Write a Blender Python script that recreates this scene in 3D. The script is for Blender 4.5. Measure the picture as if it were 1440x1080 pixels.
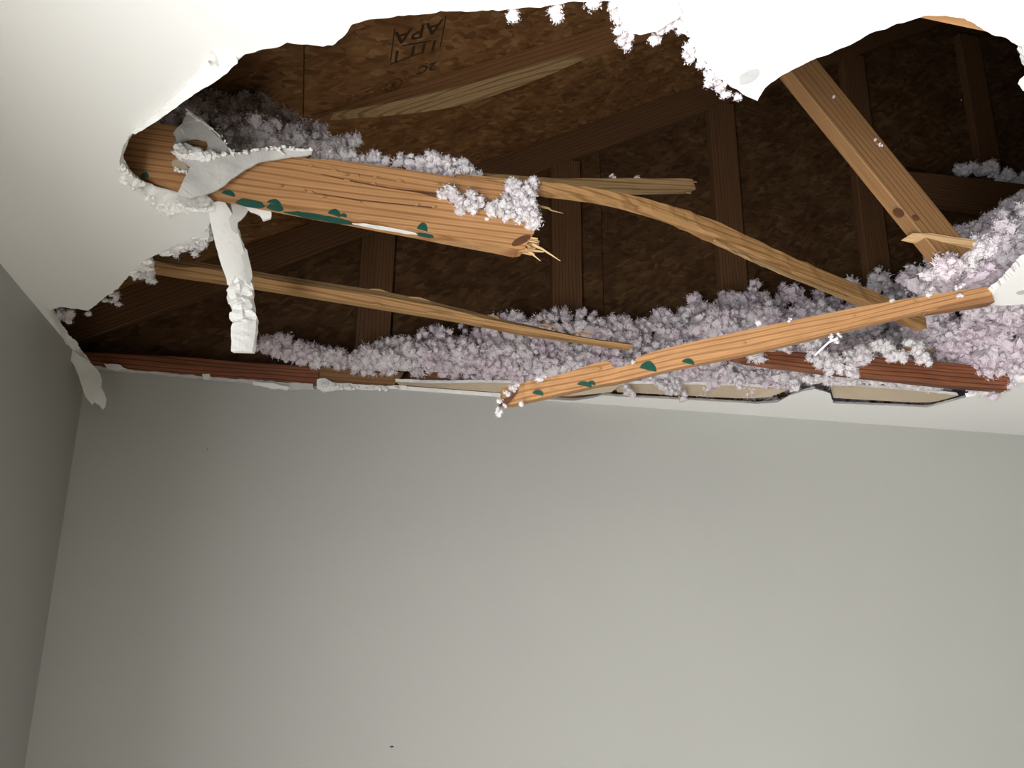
import bpy, bmesh, math, random
import numpy as np
from mathutils import Vector, Matrix, noise
from mathutils.geometry import delaunay_2d_cdt

for o in list(bpy.data.objects):
    bpy.data.objects.remove(o)
random.seed(7)
rng = np.random.default_rng(7)
S = bpy.context.scene
C = S.collection

# ------------------------------------------------------------------ camera
CAM = Vector((0, 0, 1.72))          # eye height, metres
H = 2.44                            # ceiling height
F = 1150.0
pit, yaw, rol = (math.radians(a) for a in (15.898, 14.160, 0.440))
_f = Vector((math.sin(yaw)*math.cos(pit), math.cos(yaw)*math.cos(pit), math.sin(pit)))
_r = Vector((math.cos(yaw), -math.sin(yaw), 0))
_u = _r.cross(_f)
RT = math.cos(rol)*_r + math.sin(rol)*_u
UP = -math.sin(rol)*_r + math.cos(rol)*_u
FW = _f
cd = bpy.data.cameras.new('camera')
cd.sensor_fit = 'HORIZONTAL'; cd.sensor_width = 36.0; cd.lens = 36.0*F/1440.0
cd.clip_start = 0.02; cd.clip_end = 60
cam = bpy.data.objects.new('camera', cd); C.objects.link(cam)
cam.matrix_world = Matrix(((RT.x, UP.x, -FW.x, CAM.x), (RT.y, UP.y, -FW.y, CAM.y), (RT.z, UP.z, -FW.z, CAM.z), (0, 0, 0, 1)))
S.camera = cam

# ------------------------------------------------------------------ world, daylight, exposure
w = bpy.data.worlds.new('world'); S.world = w; w.use_nodes = True
w.node_tree.nodes['Background'].inputs[0].default_value = (0.75, 0.85, 1.0, 1)
w.node_tree.nodes['Background'].inputs[1].default_value = 0.6
S.view_settings.view_transform = 'Standard'
S.view_settings.look = 'None'
S.view_settings.gamma = 1.0
S.view_settings.use_curve_mapping = False
S.view_settings.exposure = 0.0
XL, XR, YB, YF = -0.67, 8.0, 2.62, -4.0           # room: left, right, back, rear walls
WY0, WY1, WZ0, WZ1 = -1.5, 0.1, 0.05, 1.95       # glazed door opening in the left wall
ld = bpy.data.lights.new('window_daylight', 'AREA'); ld.shape = 'RECTANGLE'
ld.size = WZ1-WZ0-0.06; ld.size_y = WY1-WY0-0.06; ld.energy = 300; ld.color = (1.0, 1.0, 0.99)
lo = bpy.data.objects.new('window_daylight', ld); C.objects.link(lo)
lo.location = (XL-0.09, (WY0+WY1)/2, (WZ0+WZ1)/2)
lo.rotation_euler = (0, -math.pi/2, 0)

# ------------------------------------------------------------------ pixel -> world points
def ray(px, py):
    return RT*((px-720)/F) + UP*(-(py-540)/F) + FW
def atz(px, py, z=H):
    v = ray(px, py); return CAM + v*((z-CAM.z)/v.z)
def aty(px, py, Y):
    v = ray(px, py); return CAM + v*(Y/v.y)
SL = 0.55
def roof_z(x): return CAM.z + 1.172 + SL*(x+0.288)
def atroof(px, py):
    v = ray(px, py); t = (1.172+SL*0.288)/(v.z-SL*v.x); return CAM + v*t

# ------------------------------------------------------------------ materials
def newmat(name):
    m = bpy.data.materials.new(name); m.use_nodes = True
    nt = m.node_tree; b = nt.nodes['Principled BSDF']
    return m, nt, b
def N(nt, t, **kw):
    n = nt.nodes.new(t)
    for k, v in kw.items():
        if k in n.inputs: n.inputs[k].default_value = v
        else: setattr(n, k, v)
    return n
def ramp(nt, stops):
    r = nt.nodes.new('ShaderNodeValToRGB'); e = r.color_ramp.elements
    while len(e) < len(stops): e.new(0.5)
    for i, (p, c) in enumerate(stops):
        e[i].position = p; e[i].color = (*c, 1)
    return r
def mapping(nt, scale=(1, 1, 1), rot=(0, 0, 0)):
    tc = nt.nodes.new('ShaderNodeTexCoord'); mp = nt.nodes.new('ShaderNodeMapping')
    mp.inputs['Scale'].default_value = scale; mp.inputs['Rotation'].default_value = rot
    nt.links.new(tc.outputs['Object'], mp.inputs['Vector']); return mp
def mix(nt, a, b, fac, mode='MIX'):
    m = nt.nodes.new('ShaderNodeMix'); m.data_type = 'RGBA'; m.blend_type = mode
    if isinstance(fac, (int, float)): m.inputs[0].default_value = fac
    else: nt.links.new(fac, m.inputs[0])
    for s, v in ((6, a), (7, b)):
        if isinstance(v, tuple): m.inputs[s].default_value = (*v, 1)
        else: nt.links.new(v, m.inputs[s])
    return m.outputs[2]
def bump(nt, b, h, strength, dist):
    bp = nt.nodes.new('ShaderNodeBump'); bp.inputs['Strength'].default_value = strength
    bp.inputs['Distance'].default_value = dist
    nt.links.new(h, bp.inputs['Height']); nt.links.new(bp.outputs[0], b.inputs['Normal'])

def paint(name, col, rough, amp):
    m, nt, b = newmat(name)
    mp = mapping(nt)
    n1 = N(nt, 'ShaderNodeTexNoise', Scale=2.2, Detail=3.0); nt.links.new(mp.outputs[0], n1.inputs['Vector'])
    c = mix(nt, tuple(x*0.975 for x in col), tuple(min(1, x*1.02) for x in col), n1.outputs['Fac'])
    nt.links.new(c, b.inputs['Base Color']); b.inputs['Roughness'].default_value = rough
    b.inputs['Specular IOR Level'].default_value = 0.25
    n2 = N(nt, 'ShaderNodeTexNoise', Scale=260.0, Detail=4.0); nt.links.new(mp.outputs[0], n2.inputs['Vector'])
    bump(nt, b, n2.outputs['Fac'], amp, 0.0006)
    return m
def wood(name, light, mid, dark, gscale=34, rough=0.62, stain=0.0):
    m, nt, b = newmat(name)
    mp = mapping(nt, (0.9, gscale*0.22, gscale*0.22))
    wob = N(nt, 'ShaderNodeTexNoise', Scale=1.4, Detail=3.0); nt.links.new(mp.outputs[0], wob.inputs['Vector'])
    mp2 = mapping(nt, (0.6, 4.5, 22.0))
    addv = N(nt, 'ShaderNodeVectorMath', operation='MULTIPLY_ADD')
    addv.inputs[1].default_value = (0.5, 0.9, 0.9)
    nt.links.new(wob.outputs['Color'], addv.inputs[0]); nt.links.new(mp2.outputs[0], addv.inputs[2])
    wv = N(nt, 'ShaderNodeTexWave', wave_type='BANDS', bands_direction='Z', Scale=1.15, Distortion=1.3, Detail=2.0)
    wv.inputs['Detail Scale'].default_value = 0.8
    nt.links.new(addv.outputs[0], wv.inputs['Vector'])
    rp = ramp(nt, [(0.0, dark), (0.28, mid), (0.62, light), (1.0, mid)])
    nt.links.new(wv.outputs['Fac'], rp.inputs[0])
    mpf = mapping(nt, (6, 240, 240))
    fine = N(nt, 'ShaderNodeTexNoise', Scale=1.0, Detail=3.0); nt.links.new(mpf.outputs[0], fine.inputs['Vector'])
    frp = ramp(nt, [(0.3, (0.72, 0.7, 0.68)), (0.6, (1, 1, 1))]); nt.links.new(fine.outputs['Fac'], frp.inputs[0])
    c = mix(nt, rp.outputs[0], frp.outputs[0], 0.75, 'MULTIPLY')
    if stain:
        mps = mapping(nt, (3, 14, 14))
        st = N(nt, 'ShaderNodeTexNoise', Scale=1.0, Detail=5.0); nt.links.new(mps.outputs[0], st.inputs['Vector'])
        srp = ramp(nt, [(0.42, (0.35, 0.3, 0.27)), (0.62, (1, 1, 1))]); nt.links.new(st.outputs['Fac'], srp.inputs[0])
        c = mix(nt, c, srp.outputs[0], stain, 'MULTIPLY')
    nt.links.new(c, b.inputs['Base Color']); b.inputs['Roughness'].default_value = rough
    b.inputs['Specular IOR Level'].default_value = 0.25
    bump(nt, b, fine.outputs['Fac'], 0.35, 0.001)
    return m
def osb(name, seed, tone=1.0):
    m, nt, b = newmat(name)
    cols = []
    fac = []
    for k, (rz, sx, sy) in enumerate(((0.15, 19, 82), (0.95, 68, 24), (-0.55, 27, 72))):
        tc = nt.nodes.new('ShaderNodeTexCoord')
        mp = nt.nodes.new('ShaderNodeMapping')
        mp.inputs['Rotation'].default_value = (0, 0, rz)
        mp.inputs['Location'].default_value = (seed*1.7+k, k*2.1, k*0.37)
        nt.links.new(tc.outputs['UV'], mp.inputs['Vector'])
        mp2 = nt.nodes.new('ShaderNodeMapping'); mp2.inputs['Scale'].default_value = (sx, sy, 1)
        nt.links.new(mp.outputs[0], mp2.inputs['Vector'])
        v = N(nt, 'ShaderNodeTexVoronoi', Scale=1.0, Randomness=1.0); nt.links.new(mp2.outputs[0], v.inputs['Vector'])
        sep = nt.nodes.new('ShaderNodeSeparateColor'); nt.links.new(v.outputs['Color'], sep.inputs[0])
        t = tone
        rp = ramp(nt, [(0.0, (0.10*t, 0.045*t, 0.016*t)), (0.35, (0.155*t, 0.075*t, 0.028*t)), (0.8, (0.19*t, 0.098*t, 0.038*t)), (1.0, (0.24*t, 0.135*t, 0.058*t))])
        nt.links.new(sep.outputs[0], rp.inputs[0]); cols.append(rp.outputs[0]); fac.append(sep.outputs[1])
    g1 = nt.nodes.new('ShaderNodeMath'); g1.operation = 'GREATER_THAN'; g1.inputs[1].default_value = 0.5; nt.links.new(fac[1], g1.inputs[0])
    g2 = nt.nodes.new('ShaderNodeMath'); g2.operation = 'GREATER_THAN'; g2.inputs[1].default_value = 0.62; nt.links.new(fac[2], g2.inputs[0])
    c = mix(nt, cols[0], cols[1], g1.outputs[0]); c = mix(nt, c, cols[2], g2.outputs[0])
    tc = nt.nodes.new('ShaderNodeTexCoord')
    n = N(nt, 'ShaderNodeTexNoise', Scale=7.0, Detail=5.0); nt.links.new(tc.outputs['UV'], n.inputs['Vector'])
    rp = ramp(nt, [(0.35, (0.6, 0.5, 0.42)), (0.62, (1, 1, 1))]); nt.links.new(n.outputs['Fac'], rp.inputs[0])
    c = mix(nt, c, rp.outputs[0], 0.8, 'MULTIPLY')
    nt.links.new(c, b.inputs['Base Color']); b.inputs['Roughness'].default_value = 0.75
    b.inputs['Specular IOR Level'].default_value = 0.2
    bump(nt, b, fac[0], 0.3, 0.0015)
    return m
def plain(name, col, rough=0.8, nscale=30, var=0.12, bmp=0.0, bs=200, spec=0.2):
    m, nt, b = newmat(name)
    mp = mapping(nt)
    n = N(nt, 'ShaderNodeTexNoise', Scale=nscale, Detail=5.0); nt.links.new(mp.outputs[0], n.inputs['Vector'])
    c = mix(nt, tuple(x*(1-var) for x in col), tuple(min(1, x*(1+var*0.6)) for x in col), n.outputs['Fac'])
    nt.links.new(c, b.inputs['Base Color']); b.inputs['Roughness'].default_value = rough
    b.inputs['Specular IOR Level'].default_value = spec
    if bmp:
        n2 = N(nt, 'ShaderNodeTexNoise', Scale=bs, Detail=6.0); nt.links.new(mp.outputs[0], n2.inputs['Vector'])
        bump(nt, b, n2.outputs['Fac'], bmp, 0.003)
    return m
def fluff(name, a, b_):
    m, nt, b = newmat(name)
    mp = mapping(nt)
    n = N(nt, 'ShaderNodeTexNoise', Scale=9.0, Detail=3.0); nt.links.new(mp.outputs[0], n.inputs['Vector'])
    rp = ramp(nt, [(0.38, a), (0.62, b_)]); nt.links.new(n.outputs['Fac'], rp.inputs[0])
    d = nt.nodes.new('ShaderNodeBsdfDiffuse'); t = nt.nodes.new('ShaderNodeBsdfTranslucent')
    nt.links.new(rp.outputs[0], d.inputs[0]); nt.links.new(rp.outputs[0], t.inputs[0])
    ms = nt.nodes.new('ShaderNodeMixShader'); ms.inputs[0].default_value = 0.22
    nt.links.new(d.outputs[0], ms.inputs[1]); nt.links.new(t.outputs[0], ms.inputs[2])
    nt.nodes.remove(b)
    out = [x for x in nt.nodes if x.type == 'OUTPUT_MATERIAL'][0]
    nt.links.new(ms.outputs[0], out.inputs[0])
    return m
M = {}
M['ceil'] = paint('ceiling_paint', (0.86, 0.86, 0.85), 0.85, 0.12)
M['wall'] = paint('wall_paint', (0.39, 0.39, 0.366), 0.6, 0.18)
M['white'] = paint('white_trim', (0.8, 0.8, 0.78), 0.5, 0.05)
M['gyps'] = plain('gypsum_core', (0.82, 0.81, 0.79), 0.95, 60, 0.16, 0.8, 120)
M['paper'] = plain('drywall_back_paper', (0.46, 0.375, 0.275), 0.9, 25, 0.10, 0.15, 300)
M['gpaper'] = plain('grey_face_paper', (0.56, 0.55, 0.53), 0.9, 22, 0.16, 0.4, 90)
M['carpet'] = plain('carpet', (0.36, 0.33, 0.28), 1.0, 60, 0.2, 0.5, 400)
M['pine'] = wood('fresh_pine', (0.475, 0.262, 0.122), (0.42, 0.218, 0.093), (0.30, 0.138, 0.052))
M['pine2'] = wood('split_pine', (0.44, 0.255, 0.108), (0.38, 0.205, 0.08), (0.25, 0.125, 0.045), 50)
M['tan'] = wood('raw_split_wood', (0.40, 0.27, 0.135), (0.34, 0.215, 0.10), (0.21, 0.125, 0.055), 50)
M['old'] = wood('aged_lumber', (0.29, 0.145, 0.065), (0.25, 0.12, 0.052), (0.19, 0.09, 0.04))
M['pale'] = wood('pale_splintered_pine', (0.66, 0.46, 0.25), (0.58, 0.38, 0.19), (0.42, 0.25, 0.11), 50)
M['dim'] = wood('shaded_lumber', (0.128, 0.065, 0.028), (0.11, 0.054, 0.024), (0.075, 0.035, 0.015))  # studs and brace: attic shade is put into this darkened lumber colour
M['web'] = wood('web_lumber', (0.265, 0.145, 0.062), (0.225, 0.118, 0.049), (0.165, 0.082, 0.033))
M['red'] = wood('reddish_lumber', (0.30, 0.115, 0.055), (0.24, 0.085, 0.04), (0.12, 0.04, 0.02), 34, 0.6, 0.6)
M['knot'] = plain('knot', (0.11, 0.048, 0.022), 0.7, 40, 0.4)
M['green'] = plain('green_ink', (0.013, 0.075, 0.055), 0.6, 60, 0.3)
M['ink'] = plain('black_ink', (0.045, 0.026, 0.014), 0.8, 60, 0.2)
M['tape'] = plain('joint_tape', (0.74, 0.73, 0.70), 0.9, 22, 0.14, 0.3, 90)
M['scuff'] = plain('grey_scuff', (0.5, 0.5, 0.51), 0.9, 40, 0.2)
M['dark'] = plain('dark_speck', (0.05, 0.05, 0.05), 0.8)
M['osb1'] = osb('osb_a', 1.0, 1.4); M['osb2'] = osb('osb_b', 5.0, 1.2); M['osb3'] = osb('osb_shaded_c', 9.0, 0.42); M['osb4'] = osb('osb_shaded_d', 13.0, 0.47)  # last two, for the gable: same board with attic shade put into the tone
M['pink'] = fluff('pink_fibreglass', (0.70, 0.60, 0.66), (0.78, 0.735, 0.755))
M['pinks'] = fluff('white_fibreglass', (0.76, 0.70, 0.73), (0.82, 0.79, 0.80))

# ------------------------------------------------------------------ builders
def link(name, me, mats, parent=None, mw=None, smooth=False):
    if not isinstance(mats, (list, tuple)): mats = [mats]
    for m in mats: me.materials.append(M[m])
    if smooth:
        me.polygons.foreach_set('use_smooth', [True]*len(me.polygons))
    o = bpy.data.objects.new(name, me); C.objects.link(o)
    if mw is not None: o.matrix_world = mw
    if parent is not None:
        o.parent = parent
        o.matrix_parent_inverse = parent.matrix_basis.inverted()
    return o
def empty(name, loc):
    o = bpy.data.objects.new(name, None); C.objects.link(o); o.location = loc; o.empty_display_size = 0.1
    return o
def tag(o, label=None, cat=None, group=None, kind=None):
    if label: o['label'] = label
    if cat: o['category'] = cat
    if group: o['group'] = group
    if kind: o['kind'] = kind
    return o
def frame(o, ux, uz=None):
    """matrix with local X along ux; Z near uz"""
    x = Vector(ux).normalized(); z = Vector(uz if uz is not None else (0, 0, 1))
    y = z.cross(x).normalized(); z = x.cross(y)
    return Matrix(((x.x, y.x, z.x, o[0]), (x.y, y.y, z.y, o[1]), (x.z, y.z, z.z, o[2]), (0, 0, 0, 1)))
def bevel(bm, w):
    if w: bmesh.ops.bevel(bm, geom=[e for e in bm.edges if e.calc_face_angle(0) > 0.5], offset=w, segments=1, affect='EDGES', clamp_overlap=True)
def to_mesh(bm, name):
    bmesh.ops.recalc_face_normals(bm, faces=bm.faces[:])
    me = bpy.data.meshes.new(name); bm.to_mesh(me); bm.free(); return me
def box(name, lo_, hi_, mat, parent=None, bev=0.0):
    lo_, hi_ = Vector(lo_), Vector(hi_)
    c = (lo_+hi_)/2; bm = bmesh.new(); bmesh.ops.create_cube(bm, size=1)
    d = hi_-lo_
    for v in bm.verts: v.co = Vector((v.co.x*d.x, v.co.y*d.y, v.co.z*d.z))
    bevel(bm, bev)
    return link(name, to_mesh(bm, name), mat, parent, Matrix.Translation(c))
def board(name, a, b, wz, wy, mat, parent=None, uz=None, bev=0.002):
    """straight lumber from a to b (centre line), height wz along local z, thickness wy"""
    a, b = Vector(a), Vector(b); L = (b-a).length
    bm = bmesh.new(); bmesh.ops.create_cube(bm, size=1)
    for v in bm.verts: v.co = Vector((v.co.x*L, v.co.y*wy, v.co.z*wz))
    bevel(bm, bev)
    return link(name, to_mesh(bm, name), mat, parent, frame((a+b)/2, b-a, uz))
def jag(pts, step=0.012, amp=0.002, seed=0.0, closed=True):
    out = []
    n = len(pts)
    for i in range(n if closed else n-1):
        a, b = Vector(pts[i]), Vector(pts[(i+1) % n]); d = b-a; L = d.length
        k = max(1, int(L/step))
        nr = Vector((-d.y, d.x)).normalized() if L > 1e-9 else Vector((0, 0))
        for j in range(k):
            p = a + d*(j/k)
            s = noise.noise(Vector((p.x*55+seed, p.y*55, seed*1.3)))*1.0 + noise.noise(Vector((p.x*170+seed, p.y*170, seed)))*0.7
            out.append(p + nr*(s*amp))
    if not closed: out.append(Vector(pts[-1]))
    return out
def fill2d(loop, holes=()):
    vs = [Vector(p) for p in loop]; es = [(i, (i+1) % len(loop)) for i in range(len(loop))]
    for hl in holes:
        o = len(vs); vs += [Vector(p) for p in hl]; es += [(o+i, o+(i+1) % len(hl)) for i in range(len(hl))]
    r = delaunay_2d_cdt(vs, es, [], 0, 1e-7)
    def inside(p, poly):
        c = False; j = len(poly)-1
        for i in range(len(poly)):
            a, b = poly[i], poly[j]
            if (a[1] > p[1]) != (b[1] > p[1]) and p[0] < (b[0]-a[0])*(p[1]-a[1])/(b[1]-a[1])+a[0]: c = not c
            j = i
        return c
    faces = []
    for f in r[2]:
        m = sum((r[0][i] for i in f), Vector((0, 0)))/len(f)
        if inside(m, loop) and not any(inside(m, hl) for hl in holes): faces.append(f)
    return r[0], faces
def slab(name, loop, o, ux, uv, thick, mats, parent=None, jagstep=None, amp=0.0015, seed=0.0, bend=None, grid=0.0):
    """polygon (in u,v metres about o) with real thickness along u x v; mats = [face, edge, back]"""
    if jagstep: loop = jag(loop, jagstep, amp, seed)
    loop = [Vector(p) for p in loop]
    if grid:                                  # inner points so that it can curl
        xs = [p.x for p in loop]; ys = [p.y for p in loop]
    vs, fs = fill2d(loop)
    bm = bmesh.new()
    fr = [bm.verts.new((p.x, 0, p.y)) for p in vs]; bk = [bm.verts.new((p.x, thick, p.y)) for p in vs]
    for f in fs:
        q = bm.faces.new([fr[i] for i in f]); q.material_index = 0
        q = bm.faces.new([bk[i] for i in reversed(f)]); q.material_index = min(2, len(mats)-1)
    n = len(loop)
    for i in range(n):
        j = (i+1) % n
        try:
            q = bm.faces.new([fr[i], fr[j], bk[j], bk[i]]); q.material_index = min(1, len(mats)-1)
        except ValueError: pass
    if grid:
        bmesh.ops.subdivide_edges(bm, edges=[e for e in bm.edges if e.calc_length() > grid], cuts=2, use_grid_fill=True)
        bmesh.ops.triangulate(bm, faces=bm.faces[:])
    x = Vector(ux).normalized(); z = Vector(uv).normalized(); y = z.cross(x)
    z = x.cross(y)
    if bend:
        for v in bm.verts: v.co = bend(v.co)
    mw = Matrix(((x.x, y.x, z.x, o[0]), (x.y, y.y, z.y, o[1]), (x.z, y.z, z.z, o[2]), (0, 0, 0, 1)))
    return link(name, to_mesh(bm, name), list(mats), parent, mw)
def slabY(name, pix, Y, thick, mats, parent=None, **k):
    """upright slab facing the room (-Y), front face on the plane y = Y"""
    P = [aty(px, py, Y) for px, py in pix]
    c = sum(P, Vector())/len(P)
    return slab(name, [(p.x-c.x, p.z-c.z) for p in P], c, (1, 0, 0), (0, 0, 1), thick, mats, parent, **k)
def strip(name, centre, width, thick, mat, parent=None, up=Vector((0, 0, 1)), rough=0.0, seed=0.0):
    """lumber splinter swept along a 3-D polyline; width/thick lists along it"""
    n = len(centre); bm = bmesh.new(); rings = []
    o = Vector(centre[0])
    ax = (Vector(centre[-1])-o).normalized(); mw = frame(o, ax, up); inv = mw.inverted()
    for i, p in enumerate(centre):
        a = Vector(centre[max(0, i-1)]); b = Vector(centre[min(n-1, i+1)])
        t = (b-a).normalized(); s = up.cross(t).normalized(); u = t.cross(s)
        wv = width[i]/2; th = thick[i]/2
        j = lambda k: rough*noise.noise(Vector((i*0.9+seed, k*3.1, seed)))
        rings.append([bm.verts.new(inv @ (Vector(p)+u*(sy*wv+j(k))+s*(sx*th+j(k+9)))) for k, (sx, sy) in enumerate(((-1, -1), (1, -1), (1, 1), (-1, 1)))])
    for i in range(n-1):
        for k in range(4): bm.faces.new([rings[i][k], rings[i][(k+1) % 4], rings[i+1][(k+1) % 4], rings[i+1][k]])
    bm.faces.new(rings[0][::-1]); bm.faces.new(rings[-1])
    return link(name, to_mesh(bm, name), mat, parent, mw)
def spline(pts, n):
    """Catmull-Rom through control rows"""
    A = np.array(pts, float); A = np.vstack([2*A[0]-A[1], A, 2*A[-1]-A[-2]]); out = []
    m = len(A)-3
    for i in range(n):
        t = i/(n-1)*m; k = min(int(t), m-1); t -= k
        p0, p1, p2, p3 = A[k:k+4]
        out.append(0.5*((2*p1)+(-p0+p2)*t+(2*p0-5*p1+4*p2-p3)*t*t+(-p0+3*p1-3*p2+p3)*t**3))
    return np.array(out)

# ------------------------------------------------------------------ the room
def struct(o): o['kind'] = 'structure'; return o
struct(box('floor', (XL-0.2, YF-0.2, -0.1), (XR+0.2, YB+0.15, 0), 'carpet'))
wb = struct(box('wall_back', (XL-0.12, YB, 0), (XR+0.12, YB+0.12, H+0.004), 'wall'))
struct(box('wall_right', (XR, YF, 0), (XR+0.12, YB, H), 'wall'))
struct(box('wall_rear', (XL-0.12, YF-0.12, 0), (XR+0.12, YF, H), 'wall'))
bm = bmesh.new()                                  # left wall around the window opening
for (y0, y1, z0, z1) in ((YF, WY0, 0, H), (WY1, YB, 0, H), (WY0, WY1, 0, WZ0), (WY0, WY1, WZ1, H)):
    r = bmesh.ops.create_cube(bm, size=1)
    for v in r['verts']:
        v.co = Vector((XL-0.06+v.co.x*0.12, (y0+y1)/2+v.co.y*(y1-y0), (z0+z1)/2+v.co.z*(z1-z0)))
bmesh.ops.remove_doubles(bm, verts=bm.verts[:], dist=1e-5)
struct(link('wall_left', to_mesh(bm, 'wall_left'), 'wall'))
win = struct(empty('window_1', (XL, (WY0+WY1)/2, WZ0)))
for nm, a, b in (('window_frame', (XL-0.08, WY0, WZ0), (XL+0.012, WY0+0.05, WZ1)), ('window_frame', (XL-0.08, WY1-0.05, WZ0), (XL+0.012, WY1, WZ1)),
                 ('window_frame', (XL-0.08, WY0+0.05, WZ1-0.05), (XL+0.012, WY1-0.05, WZ1)), ('window_sill', (XL-0.08, WY0-0.04, WZ0-0.03), (XL+0.05, WY1+0.04, WZ0)),
                 ('window_mullion', (XL-0.07, (WY0+WY1)/2-0.02, WZ0), (XL-0.03, (WY0+WY1)/2+0.02, WZ1-0.05))):
    box(nm, a, b, 'white', win, 0.003)
for (px, py, r) in ((292, 632, 0.0025), (551, 1050, 0.004)):      # two tiny dents in the paint
    p = aty(px, py, YB)
    slab('dent', [(r*math.cos(a)*(1.6 if py > 700 else 1), r*math.sin(a)*0.7) for a in [k*math.pi/4 for k in range(8)]], p+Vector((0, -0.0006, 0)), (1, 0, 0), (0, 0, 1), 0.002, ['dark'], wb)

# ---- ceiling with the torn hole (outline measured on the ceiling plane)
HOLE = [(170, 214), (180, 192), (188, 186), (212, 172), (240, 152), (272, 130), (312, 106), (330, 87), (345, 76), (375, 68), (405, 63), (425, 62), (470, 65), (483, 48),
        (494, 33), (520, 28), (545, 25), (590, 19), (620, 17), (655, 14), (700, 14), (735, 10), (760, 8), (775, 7), (800, 4), (830, 3), (862, 1),
        (868, 16), (874, 32), (880, 45), (900, 47), (925, 43), (945, 28), (958, 21), (968, 45), (977, 66), (990, 85), (1003, 106), (1025, 122), (1045, 134), (1066, 142),
        (1072, 128), (1085, 117), (1100, 105), (1122, 95), (1140, 84), (1160, 79), (1195, 62), (1230, 43), (1245, 39), (1270, 32), (1300, 23), (1330, 22), (1355, 27), (1380, 38),
        (1395, 48), (1420, 55), (1432, 68), (1444, 85), (1452, 110), (1440, 126), (1462, 150), (1500, 200), (1520, 280), (1500, 335), (1440, 369), (1418, 392), (1395, 414), (1399, 430), (1440, 428),
        (1500, 434), (1560, 470), (1530, 505), (1440, 534), (1400, 548), (1372, 556), (1348, 561), (1326, 568), (1305, 573), (1240, 570), (1172, 567), (1167, 553), (1146, 547), (1130, 550),
        (1112, 556), (1092, 566), (1065, 568), (1000, 564), (900, 559), (846, 556), (826, 561), (806, 563.5), (740, 557), (640, 550), (540, 542.5), (440, 535.5), (300, 525.5), (200, 518), (138, 513.5),
        (118, 506), (100, 484), (80, 460), (69, 436), (86, 432), (110, 435), (124, 437), (140, 424), (160, 411), (172, 397), (187, 384), (203, 366), (225, 355), (262, 342), (292, 333), (296, 316),
        (297, 298), (270, 296), (240, 295), (224, 301), (211, 284), (199, 271), (186, 258), (176, 245), (169, 230)]
def px2(p): q = atz(*p); return Vector((q.x, q.y))
hole = [px2(p) for p in HOLE]
hole = [Vector((max(p.x, XL+0.004), YB-0.004 if p.y > 2.5 and p.x < 0.72 else min(p.y, YB-0.006))) for p in hole]
area = sum(hole[i].x*hole[(i+1) % len(hole)].y-hole[(i+1) % len(hole)].x*hole[i].y for i in range(len(hole)))
low = jag(jag(hole, 0.03, 0.004, 8.0), 0.006, 0.0028, 3.0)
sgn = 1 if area > 0 else -1
low = [Vector((max(p.x, XL+0.003), min(p.y, YB-0.003))) for p in low]
upl = []
for i, p in enumerate(low):                        # back-paper outline, a little further into the hole
    d = (low[(i+1) % len(low)]-low[i-1]); nr = Vector((-d.y, d.x)).normalized()*sgn
    k = 0.004+0.007*max(0, noise.noise(Vector((p.x*16, p.y*16, 4.0)))+0.25)
    if p.y > 2.2 and p.x > 0.3: k = -0.016
    q = p+nr*k
    upl.append(Vector((max(q.x, XL+0.003), min(q.y, YB-0.004))))
TH = 0.0127
outer = [Vector((XL, YF)), Vector((XR, YF)), Vector((XR, YB)), Vector((XL, YB))]
bm = bmesh.new()
for loop, z, mi in ((low, H, 0), (upl, H+TH, 2)):
    vs, fs = fill2d(outer, [loop]); bv = [bm.verts.new((p.x, p.y, z)) for p in vs]
    for f in fs: bm.faces.new([bv[i] for i in f]).material_index = mi
a = [bm.verts.new((p.x, p.y, H)) for p in low]; m1 = []; b = [bm.verts.new((p.x, p.y, H+TH)) for p in upl]
for i in range(len(low)):
    q = low[i].lerp(upl[i], 0.5); n = noise.noise(Vector((q.x*120, q.y*120, 9)))*0.0025
    m1.append(bm.verts.new((q.x+n, q.y+n, H+TH*(0.5+20*n))))
for i in range(len(low)):
    j = (i+1) % len(low)
    for A_, B_ in ((a, m1), (m1, b)):
        bm.faces.new([A_[i], A_[j], B_[j], B_[i]]).material_index = 1
me = bpy.data.meshes.new('ceiling'); bm.to_mesh(me); bm.free()
ceil = struct(link('ceiling', me, ['ceil', 'gyps', 'paper']))

# pale torn lip along the upper left of the hole
def ribbon(name, outer_px, inner_px, zo, zi, mats, parent, n=36, th=0.004, seed=0.0, amp=0.002):
    O = spline([tuple(atz(x, y, H+zo)) for x, y in outer_px], n); I = spline([tuple(atz(x, y, H+zi)) for x, y in inner_px], n)
    bm = bmesh.new(); rows = []
    for i in range(n):
        o_, i_ = Vector(O[i]), Vector(I[i])
        r = []
        for k in range(4):
            p = o_.lerp(i_, k/3); s = noise.noise(p*70+Vector((seed, 0, 0)))*amp
            r.append((bm.verts.new(p+Vector((s, s, s*0.7))), bm.verts.new(p+Vector((s, s, s*0.7+th)))))
        rows.append(r)
    for i in range(n-1):
        for k in range(3):
            A_, B_, C_, D_ = rows[i][k], rows[i+1][k], rows[i+1][k+1], rows[i][k+1]
            bm.faces.new([A_[0], B_[0], C_[0], D_[0]]).material_index = 0
            bm.faces.new([D_[1], C_[1], B_[1], A_[1]]).material_index = len(mats)-1
        for k in (0, 3):
            bm.faces.new([rows[i][k][0], rows[i][k][1], rows[i+1][k][1], rows[i+1][k][0]]).material_index = len(mats)-1
    return link(name, to_mesh(bm, name), mats, parent)
ribbon('torn_lip', [(184, 186), (205, 171), (236, 146), (268, 113), (288, 92), (303, 77), (318, 82), (331, 83)], [(190, 189), (213, 175), (242, 155), (274, 132), (296, 119), (312, 108), (324, 98), (333, 89)],
       -0.003, -0.012, ['ceil', 'gyps'], ceil, seed=2)
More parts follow.
